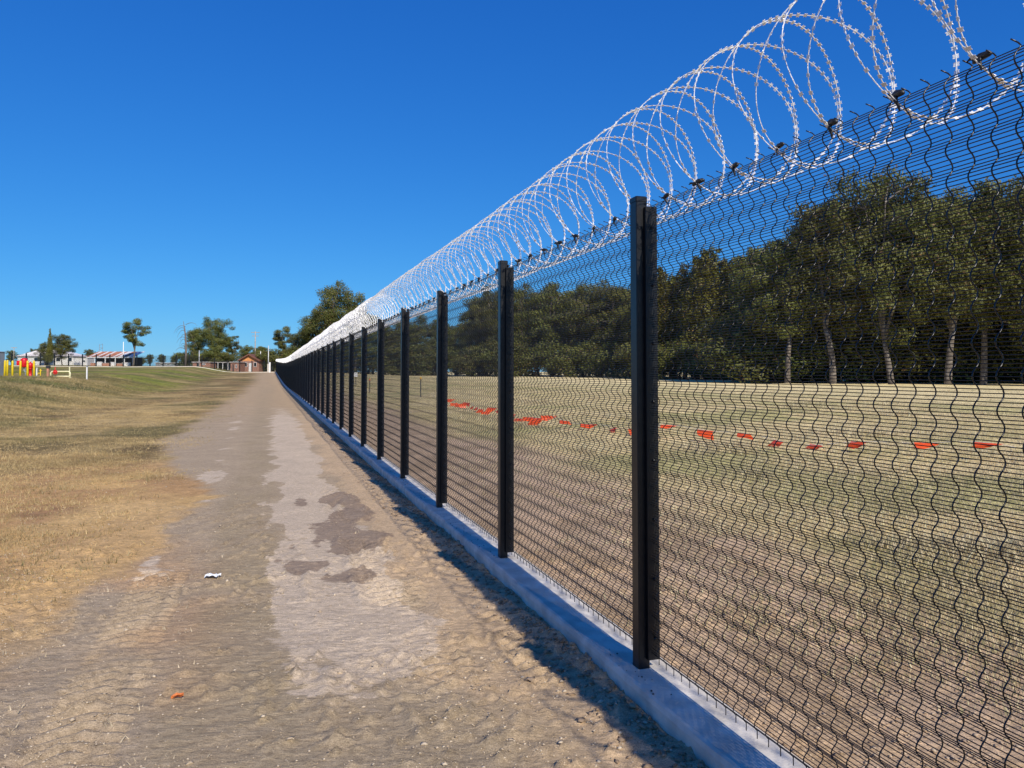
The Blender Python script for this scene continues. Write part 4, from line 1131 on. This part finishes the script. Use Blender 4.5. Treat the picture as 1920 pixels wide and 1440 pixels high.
# poles
def pole(name, label, px, Z, top, r, mat, arms=()):
    t = thing(name, label, "pole", px, Z); hh = U(697 - top, Z) + EYE - h1(*at(px, Z))
    MB().tube([(0, 0, -.5), (0, 0, hh)], [r, r * .7], 8).build("shaft", M[mat], t, smooth=True)
    for (zf, w) in arms: MB().box(-w, w, -.08, .08, hh * zf - .08, hh * zf + .08).build("crossarm", M['timber_pole'], t)
    return t
pole("power_pole", "tall grey timber power pole with crossarms by the gabled house", 478.3, 228, 621, .2, 'timber_pole', ((.97, 1.3), (.88, 1.0)))
pole("lamp_pole", "pale slender pole with concrete foot near the far fence corner", 503.3, 200, 648, .13, 'light_pole', ())
pole("lamp_pole", "short leaning white pole right of the gabled house", 488.5, 205, 659, .13, 'white', ())
pole("lamp_pole", "pale pole in front of the big spreading gum", 373.5, 200, 657, .11, 'light_pole', ())
pole("lamp_pole", "white pole in front of the rusty roofed shed", 231, 195, 641, .12, 'white', ())
pole("power_pole", "thin pole at the far left behind the round dark tree", 25.8, 215, 651, .12, 'timber_pole', ((.97, .8),))
t = thing("lattice_tower", "faint distant lattice pylon above the rusty shed roof", "pylon", 189, 520); hh = U(697 - 645, 520) + EYE - h1(*at(189, 520))
for s_ in (-1, 1): MB().tube([(s_ * 1.3, 0, -1), (s_ * 1.1, 0, hh)], .16, 4).build("leg", M['grey_steel'], t)
for i in range(8):
    z = hh * (.3 + .09 * i); MB().tube([(-1.25, 0, z), (1.2, 0, z + (hh * .08 if i % 2 else 0))], .09, 4).build("brace", M['grey_steel'], t)

# white post and block at the far fence corner
t = thing("gate_post", "whitish concrete gate post at the far fence corner", "post", 503, 181); MB().cbox(-.16, .16, -.16, .16, -.3, 2.0, .03).build("shaft", M['concrete'], t); MB().cbox(.2, .55, -.15, .15, -.3, 2.4, .05).build("return", M['white'], t)

# ------------------------------------------------------------------ paddock markers and flag bunting
def picket(label, px, Z, hpx, cap):
    t = thing("star_picket", label, "picket", px, Z, "star pickets in the paddock"); hh = U(hpx, Z); m = MB()
    for a in (90, 210, 330):
        ca, sa = math.cos(R(a)), math.sin(R(a)); m.add([(-sa * .006, ca * .006, -.3), (ca * .035 - sa * .006, sa * .035 + ca * .006, -.3), (ca * .035 + sa * .006, sa * .035 - ca * .006, -.3), (sa * .006, -ca * .006, -.3),
            (-sa * .006, ca * .006, hh), (ca * .035 - sa * .006, sa * .035 + ca * .006, hh), (ca * .035 + sa * .006, sa * .035 - ca * .006, hh), (sa * .006, -ca * .006, hh)], [[0, 1, 5, 4], [1, 2, 6, 5], [2, 3, 7, 6], [4, 5, 6, 7]])
    m.build("shaft", M['picket'], t)
    MB().lathe([(.05, hh - .08), (.055, hh), (.05, hh + .04), (.02, hh + .06)], 10).build("cap", M[cap], t, smooth=True)
picket("star picket with a yellow cap between the third and fourth posts", 789, 50, 36, 'yellow_cap')
picket("star picket with an orange cap right of the sixth post", 693.5, 63, 24, 'orange_cap')
t = thing("marker_box", "tiny white box on a stake seen through the mesh near the seventh post", "box", 667.5, 90); MB().box(-.03, .03, -.03, .03, -.3, 1.0).build("stake", M['picket'], t); MB().cbox(-.2, .2, -.1, .1, 1.0, 1.5, .03).build("box", M['white'], t)

bl = [(13.2, 11.4), (8.9, 14.4), (6.26, 16.4), (3.9, 19.1), (1.28, 22.6), (-.7, 29.5), (-5.9, 50)]
P = [];
for a, b in zip(bl[:-1], bl[1:]):
    n = max(2, int(math.hypot(b[0] - a[0], b[1] - a[1]) / .2))
    for i in range(n): P.append((a[0] + (b[0] - a[0]) * i / n, a[1] + (b[1] - a[1]) * i / n))
bt = empty("flag_bunting", (bl[0][0], bl[0][1], 0)); tag(bt, "low rope of orange flags strung across the paddock behind the mesh", "bunting")
ox, oy = bl[0]; L = 0; rope = []; marks = []; nxt = .3
for i, (a, b) in enumerate(P):
    if i: L += math.hypot(a - P[i - 1][0], b - P[i - 1][1])
    z = h1(a, b) + .22 + .10 * math.cos(L * 1.1) + .04 * math.sin(L * 2.7)
    rope.append((a - ox, b - oy, z))
    if L > nxt and b < 40: marks.append((a - ox, b - oy, z, L)); nxt = L + random.uniform(.7, 1.05)
MB().tube(rope, .006, 4).build("rope", M['rope'], bt)
for (a, b, z, L_) in marks:
    n = 6; w = random.uniform(.20, .30); hh = random.uniform(.10, .24); an = -.72 + random.uniform(-.7, .7); fold = random.uniform(-.14, .14); V = []; F = []
    lift = random.uniform(-.5, .25)
    for i in range(n + 1):
        t_ = i / n
        for s_ in (-1, 1):
            ww = w * (1 - .55 * t_) * s_ + fold * t_ * t_ * 2
            V.append((a + math.cos(an) * ww + math.sin(an) * (.05 * math.sin(t_ * 5 + s_) + .17 * t_), b + math.sin(an) * ww - math.cos(an) * (.05 * math.sin(t_ * 5 + s_) + .17 * t_), max(z - hh * t_ * (1 + lift * t_) + .02 * s_ * math.sin(t_ * 4), z - .22)))
    V2 = V + [(p[0] + .002, p[1] - .003, p[2]) for p in V]; k = len(V)
    for i in range(n): F.append([2 * i, 2 * i + 1, 2 * i + 3, 2 * i + 2]); F.append([k + 2 * i + 2, k + 2 * i + 3, k + 2 * i + 1, k + 2 * i])
    link("flag", mk_mesh("flag", np.array(V2), F, M['flag'], True), bt)

# ------------------------------------------------------------------ litter on the track
def gpt(px, py):
    Z = FPX * EYE / (py - 697); return (px - 960) / FPX * Z, Z
x, y = gpt(405, 1081); r_ = random.Random(4)
V = []; F = []; n = 7
for i in range(n):
    for j in range(4):
        V.append((-.055 + .11 * i / (n - 1) + r_.uniform(-.006, .006), -.03 + .02 * j + r_.uniform(-.006, .006), .012 + abs(math.sin(i * 1.3 + j)) * .02 + r_.uniform(0, .008)))
for i in range(n - 1):
    for j in range(3): F.append([i * 4 + j, i * 4 + j + 1, i * 4 + 5 + j, i * 4 + 4 + j])
k = len(V); V += [(a, b, c - .003) for a, b, c in V]; F += [[q + k for q in f][::-1] for f in F]
zz = float(H(x, y) + micro(np.array([x]), np.array([y]))[0])
o = link("litter", mk_mesh("litter", np.array(V), F, M['paper']), None, (x, y, zz)); tag(o, "crumpled scrap of white litter lying on the dirt track", "litter")
x, y = gpt(342, 1302); V = []; F = []
for i in range(5):
    for j in range(3): V.append((-.03 + .015 * i, -.016 * math.sin(math.pi * (i + .3) / 4.6) * (1 - j), .006 + .012 * abs(j - 1) + .004 * i % .01))
for i in range(4):
    for j in range(2): F.append([i * 3 + j, i * 3 + j + 1, i * 3 + 4 + j, i * 3 + 3 + j])
k = len(V); V += [(a, b, c - .002) for a, b, c in V]; F += [[q + k for q in f][::-1] for f in F]
zz = float(H(x, y) + micro(np.array([x]), np.array([y]))[0])
o = link("dead_leaf", mk_mesh("dead_leaf", np.array(V), F, M['leaf_litter']), None, (x, y, zz), (0, 0, .6)); tag(o, "curled orange dead leaf on the near left of the track", "leaf")
